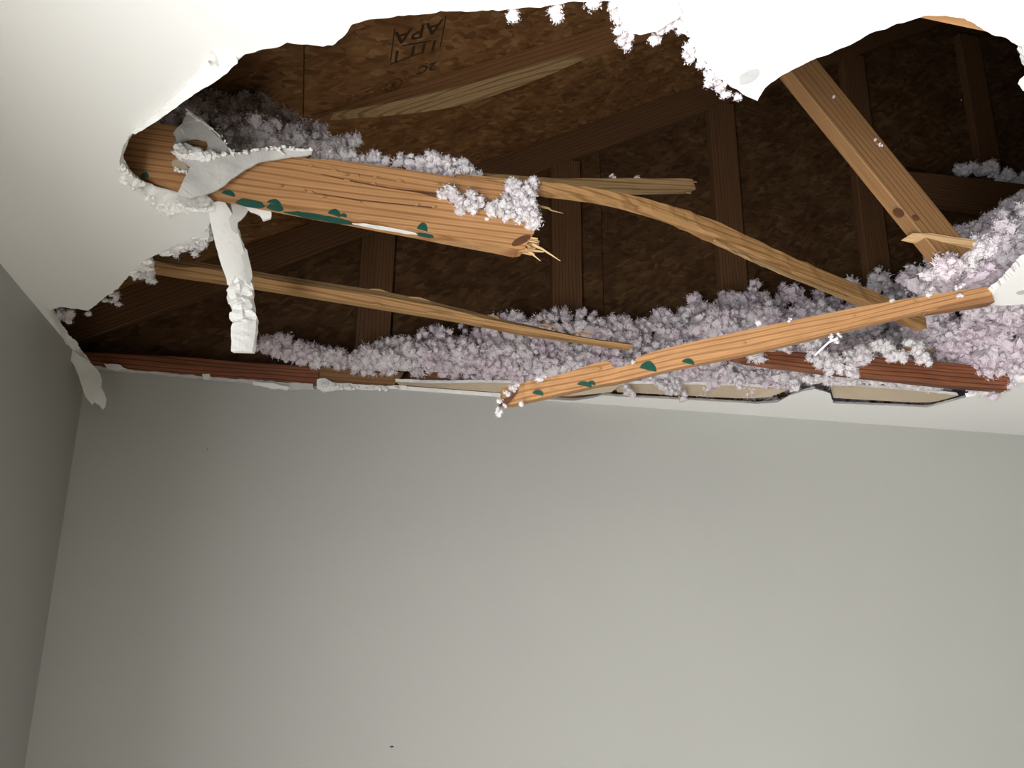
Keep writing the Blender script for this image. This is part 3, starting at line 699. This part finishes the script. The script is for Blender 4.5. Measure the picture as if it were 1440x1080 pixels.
for k, (x0, y0, x1, y1) in enumerate(((262, 154, 282, 170), (282, 170, 300, 183), (300, 183, 312, 194), (322, 208, 330, 222), (386, 207, 400, 217), (400, 210, 440, 212))):
    a_, b_ = aty(x0, y0, 1.395), aty(x1, y1, 1.39)
    strip('torn_rim', [a_, a_.lerp(b_, 0.3), a_.lerp(b_, 0.7), b_], [0.002, 0.004, 0.003, 0.001], [0.003, 0.004, 0.004, 0.002], 'gyps', tp, rough=0.003, seed=k)
lp = [(244, 206), (252, 201), (262, 205), (274, 209), (280, 216), (286, 224), (278, 228), (270, 230), (260, 226), (250, 222), (246, 214)]
slabY('gypsum_crumb', lp, 1.388, 0.012, ['gyps'], tp, jagstep=0.005, amp=0.003, grid=0.015, bend=curl(2, 0.004, 2.0))
lp = [(241, 228), (246, 224), (256, 226), (262, 234), (270, 241), (262, 244), (252, 241), (243, 236)]
slabY('paper_scrap', lp, 1.396, 0.003, ['paper'], tp, jagstep=0.005, amp=0.001)
def crumbs(spots, parent, mat='gyps', name='gypsum_crumb', seed=0.0):
    bm = bmesh.new()
    for k, (p, r) in enumerate(spots):
        res = bmesh.ops.create_icosphere(bm, subdivisions=2, radius=1)
        ax_ = Vector((random.uniform(.7, 1.4), random.uniform(.6, 1.1), random.uniform(.6, 1.2)))
        for v in res['verts']:
            n_ = 1+0.55*noise.noise(v.co*1.8+Vector((k*3.7+seed, 0, 0)))+0.25*noise.noise(v.co*5+Vector((k*1.7, seed, 0)))
            v.co = Vector(p)+Vector((v.co.x*ax_.x, v.co.y*ax_.y, v.co.z*ax_.z))*(r*n_)
    me = to_mesh(bm, name)
    return link(name, me, mat, parent)
def rnd_line(pts, n, jit, r0, r1, f):
    out = []
    for k in range(n):
        t = random.random()*(len(pts)-1); i = int(t); t -= i
        a_, b_ = pts[i], pts[min(i+1, len(pts)-1)]
        out.append((f(a_[0]+(b_[0]-a_[0])*t+random.uniform(-jit, jit), a_[1]+(b_[1]-a_[1])*t+random.uniform(-jit, jit)), random.uniform(r0, r1)))
    return out
crumbs(rnd_line([(250, 205), (255, 215), (262, 222), (275, 214), (285, 222), (300, 220)], 34, 4, .004, .009, lambda x, y: aty(x, y, 1.386)), tp)
crumbs(rnd_line([(300, 219), (330, 215), (360, 209), (400, 207), (438, 211)], 36, 2, .0018, .004, lambda x, y: aty(x, y, 1.388)), tp)
crumbs(rnd_line([(262, 156), (285, 172), (310, 193), (330, 216)], 22, 2, .0015, .0035, lambda x, y: aty(x, y, 1.396)), tp)
crumbs(rnd_line([(246, 236), (255, 242), (266, 243)], 10, 2, .002, .004, lambda x, y: aty(x, y, 1.392)), tp)
crumbs(rnd_line([(172, 236), (182, 252), (200, 268), (215, 285), (228, 296), (250, 292), (275, 290), (298, 290)], 70, 6, .003, .009, lambda x, y: atz(x, y, H+0.004)), ceil)
crumbs(rnd_line([(255, 281), (270, 284), (285, 282), (298, 288)], 24, 4, .004, .010, lambda x, y: atz(x, y, H+0.002)), ceil, 'gpaper')
crumbs(rnd_line([(186, 384), (196, 374), (206, 368), (212, 384), (208, 392)], 26, 4, .004, .010, lambda x, y: atz(x, y, H+0.005)), ceil)
crumbs(rnd_line([(228, 356), (246, 350), (262, 346), (280, 342), (294, 330)], 40, 4, .003, .007, lambda x, y: atz(x, y, H+0.004)), ceil)
crumbs(rnd_line([(450, 541), (470, 543), (500, 545), (560, 546)], 30, 3, .003, .007, lambda x, y: aty(x, y, 2.586)), ceil)
crumbs(rnd_line([(966, 45), (985, 82), (1003, 108), (1025, 124)], 26, 3, .002, .005, lambda x, y: atz(x, y, H+0.002)), ceil)
# narrow tape hanging in the corner
ct = tag(empty('corner_tape', atz(100, 492)), 'pale strip of joint tape and plaster peeling down in the left wall corner', 'drywall')
lp = [(88, 472), (97, 474), (104, 482), (111, 489), (100, 489), (96, 484)]
slabY('tape_flake', lp, 2.46, 0.004, ['gpaper'], ct, jagstep=0.008, amp=0.001)
lp = [(92, 488), (100, 490), (112, 500), (125, 508), (132, 514), (140, 524), (143, 534), (142, 544), (147, 553), (150, 562), (148, 572), (145, 576), (140, 570), (133, 566), (130, 570), (122, 560), (116, 546), (110, 528), (103, 512), (95, 502)]
slabY('tape', lp, 2.44, 0.005, ['tape', 'gyps', 'paper'], ct, jagstep=0.008, amp=0.001, grid=0.05, bend=curl(2, 0.006, 0.4))
ribbon('tape_edge', [(62, 432), (74, 449), (86, 471), (96, 492)], [(70, 434), (80, 448), (91, 468), (101, 489)], -0.006, 0.004, ['tape', 'gyps'], ct, n=20, seed=3)
# snapped-up strips of drywall at the back edge, tan paper showing
def flap(bot_px, top_px, rise, label, thick=0.012, seed=0.0, n=26, gap=3.5):
    """board hinged on the edge of the remaining ceiling and pushed up towards the room"""
    B = spline([tuple(atz(x, y-gap, H+0.004+gap*0.0037)) for x, y in bot_px], n); T = []
    tpx = spline(top_px, n)
    for i in range(n):
        Y = B[i][1]-rise
        T.append(tuple(aty(tpx[i][0], tpx[i][1], Y)))
    bm = bmesh.new(); rows = []
    for i in range(n):
        b_, t_ = Vector(B[i]), Vector(T[i]); t_ += Vector((0, 0.002*noise.noise(t_*80), 0.0015*noise.noise(t_*110+Vector((3, 0, 0)))))
        nrm = Vector((0, 0.35, 0.94))
        rows.append([bm.verts.new(b_), bm.verts.new(t_), bm.verts.new(t_+nrm*thick+Vector((0, 0.004*noise.noise(t_*60), 0))), bm.verts.new(b_+nrm*thick)])
    for i in range(n-1):
        for k in range(4):
            q = bm.faces.new([rows[i][k], rows[i][(k+1) % 4], rows[i+1][(k+1) % 4], rows[i+1][k]]); q.material_index = (0, 1, 1, 1)[k]
    for r_ in (rows[0][::-1], rows[-1]): bm.faces.new(r_).material_index = 1
    me = to_mesh(bm, 'drywall_offcut')
    return tag(link('drywall_offcut', me, ['paper', 'gyps'], None), label, 'drywall', 'snapped drywall strips along the back edge of the hole')
fR = flap([(1172, 563), (1240, 567), (1302, 569.5), (1330, 565)], [(1167, 541), (1230, 545), (1290, 550), (1348, 556)], 0.05, 'tan drywall strip at the right end of the back edge, below the reddish board', seed=1)
fM = flap([(868, 555), (950, 559), (1040, 563.5), (1080, 562)], [(868, 540), (950, 540), (1040, 543), (1114, 547)], 0.05, 'longest tan drywall strip at the back edge, right of the slanting orange board', seed=2)
flap([(745, 555.5), (790, 558.5), (820, 557), (860, 553)], [(745, 547), (790, 545), (830, 541), (872, 541)], 0.03, 'tan drywall strip directly behind the tip of the slanting orange board', seed=3, gap=1.5)
flap([(562, 541.5), (620, 546), (680, 550.5), (726, 554)], [(556, 537), (620, 539), (680, 538), (738, 540)], 0.03, 'tan drywall strip left of the slanting orange board, under the pink insulation', seed=4, gap=0.3)
# printed edge tape on the right-hand strip
for k in range(2):
    px = 1215+k*70
    o = text_part('IIII III', 0.017, aty(px, 543.5+k*4.2, 2.325)+Vector((0, -0.012, 0.006)), (1, 0, -0.02), (0, -1, 0.05), fR, mat='ink' if k == 0 else 'scuff')
# white crumbs of plaster left along the wall top
wt = tag(empty('plaster_rim', aty(300, 533, 2.60)), 'ragged white plaster rim along the top of the wall under the reddish board', 'drywall')
for (pix, Y, m_) in (([(112, 511), (150, 517), (178, 519.5), (240, 525), (300, 530), (360, 534.5), (440, 540), (442, 547), (405, 548), (360, 540), (300, 534), (240, 528), (180, 522), (150, 520), (120, 516)], 2.598, 'gpaper'),
                  ([(446, 534), (456, 532), (470, 538), (500, 540), (555, 543), (562, 546), (520, 548), (480, 547), (455, 551), (446, 546)], 2.595, 'gyps'),
                  ([(284, 526), (294, 526), (296, 532), (286, 532)], 2.585, 'gyps'), ([(146, 511), (170, 513), (178, 519), (150, 517)], 2.585, 'gyps'), ([(356, 536), (390, 540), (406, 544), (404, 548), (380, 545), (356, 540)], 2.585, 'ceil')):
    slabY('plaster', pix, Y, 0.012, [m_], wt, jagstep=0.008, amp=0.0025, seed=Y*7)

# ------------------------------------------------------------------ loose-fill fibreglass
def ico(sub):
    bm = bmesh.new(); bmesh.ops.create_icosphere(bm, subdivisions=sub, radius=1)
    v = np.array([x.co[:] for x in bm.verts]); f = np.array([[q.index for q in x.verts] for x in bm.faces]); bm.free(); return v, f
PV, PF = ico(1)
BV, BF = ico(3)
PROTO = []
PROTOF = []
NFL = 110
for k in range(12):
    q = []
    for p in PV:
        v = Vector(p); o_ = Vector((k*5.1, k*2.3, 0))
        q.append(p*max(0.3, 0.70+0.5*noise.noise(v*1.9+o_)))
    q = np.array(q)
    # wispy flakes round the lump
    d = rng.normal(size=(NFL, 3)); d /= np.linalg.norm(d, axis=1)[:, None]
    lump = np.array([0.72+0.55*noise.noise(Vector(x)*2.2+Vector((k*5.1, k*2.3, 0))) for x in d])
    c = d*(lump*rng.uniform(0.75, 1.25, NFL))[:, None]
    e1 = np.cross(d, rng.normal(size=(NFL, 3))); e1 /= np.linalg.norm(e1, axis=1)[:, None]
    e2 = np.cross(d, e1)+d*rng.normal(0, 0.7, (NFL, 1)); e2 /= np.linalg.norm(e2, axis=1)[:, None]
    L1 = rng.uniform(0.10, 0.34, (NFL, 1)); L2 = rng.uniform(0.10, 0.42, (NFL, 1))
    tri = np.stack([c-e1*L1*0.5-e2*L2*0.3, c+e1*L1*0.5-e2*L2*0.3, c+e2*L2*0.8+d*L2*0.25], 1).reshape(-1, 3)
    PROTO.append(np.vstack([q, tri]))
PF = np.vstack([PF, np.arange(NFL*3).reshape(-1, 3)+len(PV)])
NPV = len(PV)+NFL*3
def rotmats(n):
    q = rng.normal(size=(n, 4)); q /= np.linalg.norm(q, axis=1)[:, None]
    w_, x, y, z = q.T
    return np.stack([np.stack([1-2*(y*y+z*z), 2*(x*y-z*w_), 2*(x*z+y*w_)], 1), np.stack([2*(x*y+z*w_), 1-2*(x*x+z*z), 2*(y*z-x*w_)], 1), np.stack([2*(x*z-y*w_), 2*(y*z+x*w_), 1-2*(x*x+y*y)], 1)], 1)
def fluffmesh(name, pts, rad, cores, mat, fib=4):
    Vs, Fs, off = [], [], 0
    for c, r in cores:
        d = np.array([1+0.25*noise.noise(Vector(p)*2.3+Vector(c)*9) for p in BV])
        Vs.append(BV*d[:, None]*np.array(r)+np.array(c)); Fs.append(BF+off); off += len(BV)
    n = len(pts)
    if n:
        R = rotmats(n); sc = rad[:, None]*rng.uniform(0.75, 1.3, (n, 3))
        idx = rng.integers(0, len(PROTO), n)
        for k in range(len(PROTO)):
            s = np.where(idx == k)[0]
            if not len(s): continue
            v = np.einsum('nij,nvj->nvi', R[s], PROTO[k][None]*sc[s][:, None, :])+pts[s][:, None, :]
            Vs.append(v.reshape(-1, 3)); Fs.append((PF[None]+(np.arange(len(s))*NPV)[:, None, None]).reshape(-1, 3)+off); off += len(s)*NPV
        if fib:
            m = n*fib; base = np.repeat(pts, fib, 0); rr = np.repeat(rad, fib)
            d = rng.normal(size=(m, 3)); d /= np.linalg.norm(d, axis=1)[:, None]
            e = np.cross(d, rng.normal(size=(m, 3))); e /= np.linalg.norm(e, axis=1)[:, None]
            b0 = base+d*rr[:, None]*0.5; tip = base+d*(rr*rng.uniform(1.0, 1.55, m))[:, None]
            wd = (rr*0.07)[:, None]
            tri = np.stack([b0-e*wd, b0+e*wd, tip], 1).reshape(-1, 3)
            Vs.append(tri); Fs.append(np.arange(m*3).reshape(-1, 3)+off); off += m*3
    V = np.concatenate(Vs); Fc = np.concatenate(Fs).astype(np.int32)
    o_ = V.mean(0); V = V-o_
    me = bpy.data.meshes.new(name)
    me.vertices.add(len(V)); me.vertices.foreach_set('co', V.astype(np.float32).ravel())
    me.loops.add(Fc.size); me.loops.foreach_set('vertex_index', Fc.ravel())
    me.polygons.add(len(Fc)); me.polygons.foreach_set('loop_start', np.arange(0, Fc.size, 3, dtype=np.int32))
    me.polygons.foreach_set('use_smooth', np.zeros(len(Fc), bool))
    me.update(calc_edges=True); me.validate()
    me.materials.append(M[mat])
    o = bpy.data.objects.new(name, me); C.objects.link(o); o.location = o_
    return o
NT = 0
def heap(name, ell, dens, r0, r1, mat, label, shrink=0.8, clip=None, fib=4, back=0.45, lumpy=0.0, group='loose pink insulation'):
    """ell: list of (centre, (rx,ry,rz)); tufts scattered over the outside of their union"""
    global NT
    P_, = [[]]
    C_ = np.array([tuple(c) for c, r in ell]); R_ = np.array([r for c, r in ell])
    for i in range(len(ell)):
        a_, b_, c_ = R_[i]; ar = 4*math.pi*(((a_*b_)**1.6+(a_*c_)**1.6+(b_*c_)**1.6)/3)**(1/1.6)
        k = max(3, int(ar*dens)); u = rng.normal(size=(k, 3)); u /= np.linalg.norm(u, axis=1)[:, None]
        u = u[u[:, 1] < back]
        p = C_[i]+u*R_[i]*rng.uniform(0.86, 1.08, (len(u), 1))
        off_ = np.array([noise.noise(Vector(q)*26)+0.6*noise.noise(Vector(q)*55) for q in p]) if len(p) else np.zeros(0)
        p = p+u*(lumpy*off_)[:, None]
        keep = np.ones(len(p), bool)
        for j in range(len(ell)):
            if j != i: keep &= (((p-C_[j])/R_[j])**2).sum(1) > 0.72
        if clip: keep &= np.array([clip(q) for q in p], bool) if len(p) else keep
        P_.append(p[keep])
    pts = np.concatenate(P_); rad = rng.uniform(r0, r1, len(pts))*np.where(rng.random(len(pts)) < 0.2, 1.45, 1.0)
    NT += len(pts)
    o = fluffmesh(name, pts, rad, [(tuple(c), tuple(np.array(r)*shrink)) for c, r in ell], mat, fib)
    return tag(o, label, 'insulation', group, 'stuff')
# long bank against the gable
ell = []
tops = [(540, 486), (575, 470), (610, 456), (660, 462), (700, 446), (730, 436), (780, 430), (830, 432), (870, 440), (905, 450), (940, 430), (985, 415), (1030, 410), (1070, 398), (1120, 398), (1160, 410), (1200, 388), (1250, 384), (1290, 380), (1340, 370), (1400, 360)]
for (x, t) in tops:                                   # high part at the back
    Y = 2.55; zt = aty(x, t+8, Y).z; zb = H+0.035; c = aty(x, 480, Y)
    ell.append(((c.x, 2.56, (zt+zb)/2), (0.085, 0.085, max(0.03, (zt-zb)/2))))
for (x, t, b_, Y, ry) in ((520, 505, 540, 2.57, .04), (560, 495, 540, 2.56, .05), (610, 485, 545, 2.55, .06), (660, 490, 545, 2.54, .06), (710, 482, 545, 2.54, .07), (760, 488, 545, 2.53, .07), (810, 485, 548, 2.52, .08), (860, 490, 550, 2.50, .09),
                          (900, 488, 544, 2.50, .09), (950, 478, 541, 2.49, .09), (1000, 480, 541, 2.48, .09), (1050, 485, 541, 2.47, .09), (1100, 495, 541, 2.45, .09), (940, 522, 542, 2.46, .05), (1010, 522, 542, 2.45, .05), (1060, 522, 542, 2.43, .05), (1105, 520, 542, 2.36, .08),
                          (1140, 470, 520, 2.40, .12), (1200, 465, 530, 2.36, .12), (1260, 460, 530, 2.34, .12), (1320, 450, 540, 2.34, .12), (1000, 430, 480, 2.46, .12), (1060, 425, 470, 2.46, .12), (1130, 425, 470, 2.46, .12), (1200, 420, 470, 2.44, .12), (1270, 410, 470, 2.42, .12)):
    zt, zb = aty(x, t, Y-ry*0.5).z, aty(x, b_, Y-ry*0.5).z
    zb = max(zb, H+(0.04 if x < 1115 else 0.016)); c = aty(x, (t+b_)/2, Y)
    ell.append(((c.x, Y, (zt+zb)/2), (0.075, ry, max(0.018, (zt-zb)/2))))
heap('insulation_bank', ell, 1500, 0.011, 0.020, 'pink', 'long fluffy bank of pinkish white insulation lying along the back edge of the hole', lumpy=0.026, shrink=0.7, clip=lambda q: q[1] < 2.66 and q[2] > H+(0.046 if 0.25 < q[0] < 1.5 else 0.03))
# strands hanging below the slanting board
ell = [(aty(x, y, Y), (r, r*0.8, r*k)) for x, y, Y, r, k in ((883, 546, 2.42, .014, 1.3), (887, 556, 2.41, .009, 1.3), (945, 544, 2.41, .028, 1.0), (962, 555, 2.40, .013, 1.3), (930, 540, 2.42, .02, 1), (1040, 538, 2.40, .018, 1), (1115, 542, 2.27, .015, 1.2),
        (1172, 512, 1.985, .022, 1.5), (1195, 514, 1.985, .020, 1.9), (1200, 522, 1.98, .012, 1.4), (1150, 505, 1.985, .03, 0.8), (1210, 500, 1.985, .03, 0.9), (1260, 500, 1.985, .028, 0.8), (1140, 487, 2.0, .03, .7), (1300, 506, 1.985, .02, .8), (1100, 488, 2.0, .03, .6), (1062, 500, 1.99, .02, .7), (1240, 490, 2.0, .03, .7), (1280, 490, 2.0, .03, .7))]
heap('insulation_clump', ell, 3800, 0.007, 0.013, 'pinks', 'stringy tufts of insulation dangling over the reddish board under the slanting board', shrink=0.6)
ell = [(aty(x, y, 2.2), (.05, .04, .014)) for x, y in ((1185, 533), (1225, 534), (1265, 537), (1305, 542), (1150, 534))]
heap('insulation_clump', ell, 3600, 0.007, 0.012, 'pinks', 'thin grey line of insulation between reddish board and tan drywall at right', shrink=0.7)
# pile spilling over at the right
ell = []
for (x, y, Y, rx, ry, rz) in ((1425, 330, 1.78, .09, .10, .08), (1400, 352, 1.47, .045, .06, .03), (1378, 348, 1.42, .032, .045, .026), (1338, 380, 1.42, .035, .04, .014), (1312, 386, 1.46, .03, .04, .012), (1365, 362, 1.43, .03, .04, .02), (1395, 335, 1.46, .035, .05, .028), (1430, 325, 1.5, .06, .05, .05), (1440, 362, 1.46, .06, .06, .05), (1372, 372, 1.50, .04, .05, .02), (1372, 390, 1.50, .05, .05, .025), (1380, 345, 1.76, .06, .08, .05), (1345, 385, 1.74, .06, .07, .04), (1400, 385, 1.66, .10, .09, .06), (1440, 300, 1.82, .07, .09, .05), (1470, 360, 1.70, .12, .10, .11), (1365, 330, 1.80, .035, .06, .03),
                              (1330, 400, 1.78, .06, .06, .03), (1310, 410, 1.86, .05, .06, .03), (1390, 420, 1.75, .09, .08, .05), (1450, 420, 1.72, .12, .10, .07), (1320, 372, 1.82, .04, .05, .025), (1285, 395, 1.95, .05, .05, .02),
                              (1400, 460, 1.98, .10, .10, .06), (1360, 470, 2.02, .07, .09, .05), (1430, 500, 1.98, .10, .09, .06), (1380, 510, 2.02, .05, .08, .06), (1395, 538, 2.05, .045, .06, .035), (1470, 470, 1.92, .12, .1, .08), (1365, 535, 2.08, .03, .05, .03), (1340, 490, 2.08, .05, .06, .04), (1320, 470, 2.12, .06, .06, .05), (1440, 525, 2.0, .05, .06, .03), (1290, 470, 2.16, .06, .06, .05), (1300, 440, 2.1, .06, .07, .05)):
    ell.append((aty(x, y, Y), (rx, ry, rz)))
heap('insulation_pile', ell, 1750, 0.010, 0.018, 'pink', 'big bright pink-white insulation pile spilling over the right rim of the hole', lumpy=0.02, shrink=0.72)
# grey bank behind the left end of the chord
ell = [(aty(x, y, Y), (rx, ry, rz)) for x, y, Y, rx, ry, rz in ((350, 165, 1.84, .06, .06, .045), (330, 185, 1.76, .07, .06, .05), (380, 185, 1.74, .06, .06, .04), (300, 190, 1.70, .06, .06, .05), (420, 200, 1.68, .06, .05, .03), (270, 180, 1.62, .05, .06, .05), (340, 145, 1.88, .035, .04, .03), (395, 175, 1.80, .035, .04, .025),
        (455, 212, 1.62, .04, .05, .02), (240, 170, 1.58, .05, .06, .04), (200, 180, 1.60, .06, .06, .05), (440, 195, 1.66, .03, .04, .025), (490, 213, 1.62, .02, .03, .02), (365, 200, 1.60, .1, .06, .04), (300, 160, 1.78, .05, .05, .03))]
heap('insulation_bank', ell, 2300, 0.009, 0.017, 'pinks', 'grey shaded heap of insulation behind the left end of the orange chord', lumpy=0.016, shrink=0.72)
# along the top of the chord
ell = [(aty(x, y, 1.475), (rx, .022, rz)) for x, y, rx, rz in ((530, 228, .02, .010), (575, 230, .025, .015), (605, 232, .025, .022), (630, 236, .02, .022), (650, 240, .018, .018), (665, 247, .015, .010), (500, 226, .02, .010), (470, 222, .025, .010))]
heap('insulation_clump', ell, 6000, 0.006, 0.011, 'pinks', 'low row of white tufts lying on the top edge of the orange chord', shrink=0.6)
# plug in the broken end of the chord
ell = [(aty(x, y, 1.412), (r, .018, r*k)) for x, y, r, k in ((735, 272, .022, 1.2), (725, 285, .024, 1), (738, 297, .024, 1.1), (718, 300, .020, 0.8), (745, 312, .012, 1), (700, 293, .014, 0.9), (690, 300, .012, 1), (672, 288, .011, .8), (650, 285, .010, .8), (635, 275, .009, 1), (662, 279, .010, .8), (622, 271, .008, .8), (747, 262, .008, 1.4), (717, 262, .008, 1.2), (645, 293, .009, .7), (664, 295, .009, .7))]
heap('insulation_clump', ell, 7500, 0.0055, 0.0105, 'pinks', 'white insulation tuft stuck in the split end of the snapped orange chord', shrink=0.6)
# tufts clinging to the torn rims
def rim(lst, label, mat='pinks', dens=9000, r0=.004, r1=.008):
    ell = [(atz(x, y, H+dz), (r, r, r*0.8)) for x, y, r, dz in lst]
    heap('insulation_clump', ell, dens, r0, r1, mat, label, shrink=0.55, back=1.1)
rim([(870, 3, .008, .006), (871, 14, .007, .004), (872, 26, .007, 0), (876, 38, .007, 0), (880, 48, .006, .0), (878, 56, .004, 0), (881, 63, .003, 0), (780, 12, .006, .004), (779, 20, .005, .002), (784, 26, .003, 0), (723, 17, .003, 0), (722, 24, .002, 0), (862, 3, .005, 0), (838, 3, .004, 0)], 'small white tufts on the upper rim of the hole left of the loose sheet')
rim([(951, 34, .009, .008), (944, 38, .006, .004), (962, 44, .007, .004), (930, 46, .006, .003), (919, 55, .006, 0), (972, 72, .009, .003), (974, 83, .006, 0), (970, 86, .004, 0), (985, 85, .007, .003), (994, 104, .008, .002), (1000, 114, .007, 0), (1008, 112, .008, .003), (1013, 120, .006, 0), (1021, 132, .004, 0), (1038, 138, .003, 0), (980, 78, .006, 0)], 'pinkish tufts clinging along the pointed ceiling tongue at the top of the hole')
rim([(200, 378, .014, .006), (208, 384, .012, .004), (213, 396, .008, 0), (192, 388, .010, .004), (208, 370, .010, .004), (158, 415, .010, .003), (163, 425, .008, .0), (148, 424, .006, 0), (84, 440, .012, .012), (94, 448, .010, .012), (98, 440, .010, .01), (122, 440, .006, 0), (262, 348, .009, .004), (280, 345, .009, .003), (276, 354, .006, 0), (250, 352, .005, 0), (247, 360, .004, 0), (290, 342, .006, 0)], 'ragged white tufts along the lower left rim of the hole')
ell = [(aty(x, y, 1.58), (r, r, r*1.2)) for x, y, r in ((703, 566, .004), (700, 574, .004), (702, 581, .005), (699, 578, .004), (711, 570, .0035), (733, 568, .002), (722, 546, .006), (712, 552, .005), (728, 541, .004), (760, 532, .005), (765, 530, .004), (755, 534, .003))]
heap('insulation_clump', ell, 16000, 0.0028, 0.0055, 'pinks', 'tiny white crumbs hanging from the tip of the slanting orange board', shrink=0.6, back=1.1)
ell = [(aty(x, y, Y), (r*.6, r*.6, r*.6)) for x, y, Y, r in ((1306, 416, 1.44, .007), (1310, 405, 1.44, .006), (1350, 414, 1.425, .009), (1352, 402, 1.425, .010), (1345, 405, 1.43, .008), (1174, 478, 1.485, .012), (1168, 474, 1.485, .010), (1180, 472, 1.48, .008), (1110, 450, 1.50, .006), (1065, 455, 1.52, .005), (890, 509, 1.58, .006), (1254, 424, 1.46, .006))]
heap('insulation_clump', ell, 9000, 0.003, 0.0055, 'pinks', 'few small white flecks caught on the upper edge of the slanting board', shrink=0.5, back=1.1)
# left strands by the hanging strip and wall
ell = [(aty(x, y, 2.56), (rx, .05, rz)) for x, y, rx, rz in ((380, 488, .05, .02), (415, 496, .06, .03), (440, 500, .05, .03), (470, 505, .05, .025), (510, 505, .05, .03), (395, 482, .03, .02), (540, 500, .05, .04))]
heap('insulation_bank', ell, 2400, 0.009, 0.016, 'pink', 'low dim insulation ridge above the reddish board beside the hanging strip')
# far dim bank on the brace
ell = [(aty(x, y, 2.56), (rx, .05, rz)) for x, y, rx, rz in ((1355, 240, .04, .012), (1385, 240, .05, .020), (1415, 250, .05, .020), (1445, 254, .05, .028))]
heap('insulation_bank', ell, 2000, 0.010, 0.018, 'pinks', 'faint grey insulation lying on the dark brace at the far right')
ell = [(aty(x, y, Y), (r*.6, r*.6, r*.6)) for x, y, Y, r in ((862, 249.5, 1.612, .008), (859, 247, 1.61, .006), (895, 249.5, 1.635, .005), (916, 284, 2.685, .008), (938, 290, 2.685, .006), (953, 294, 2.685, .006), (1237, 205, 1.42, .009), (1230, 198, 1.42, .006), (1172, 137, 1.42, .004), (1352, 140, 2.648, .006), (1334, 355, 1.6, .01))]
heap('insulation_clump', ell, 9000, 0.002, 0.0045, 'pinks', 'scattered white specks of insulation caught on boards inside the attic', shrink=0.5, back=1.1)
print('tufts', NT, 'tris', sum(len(o.data.loop_triangles) if not o.data.calc_loop_triangles() else 0 for o in bpy.data.objects if o.type == 'MESH'))
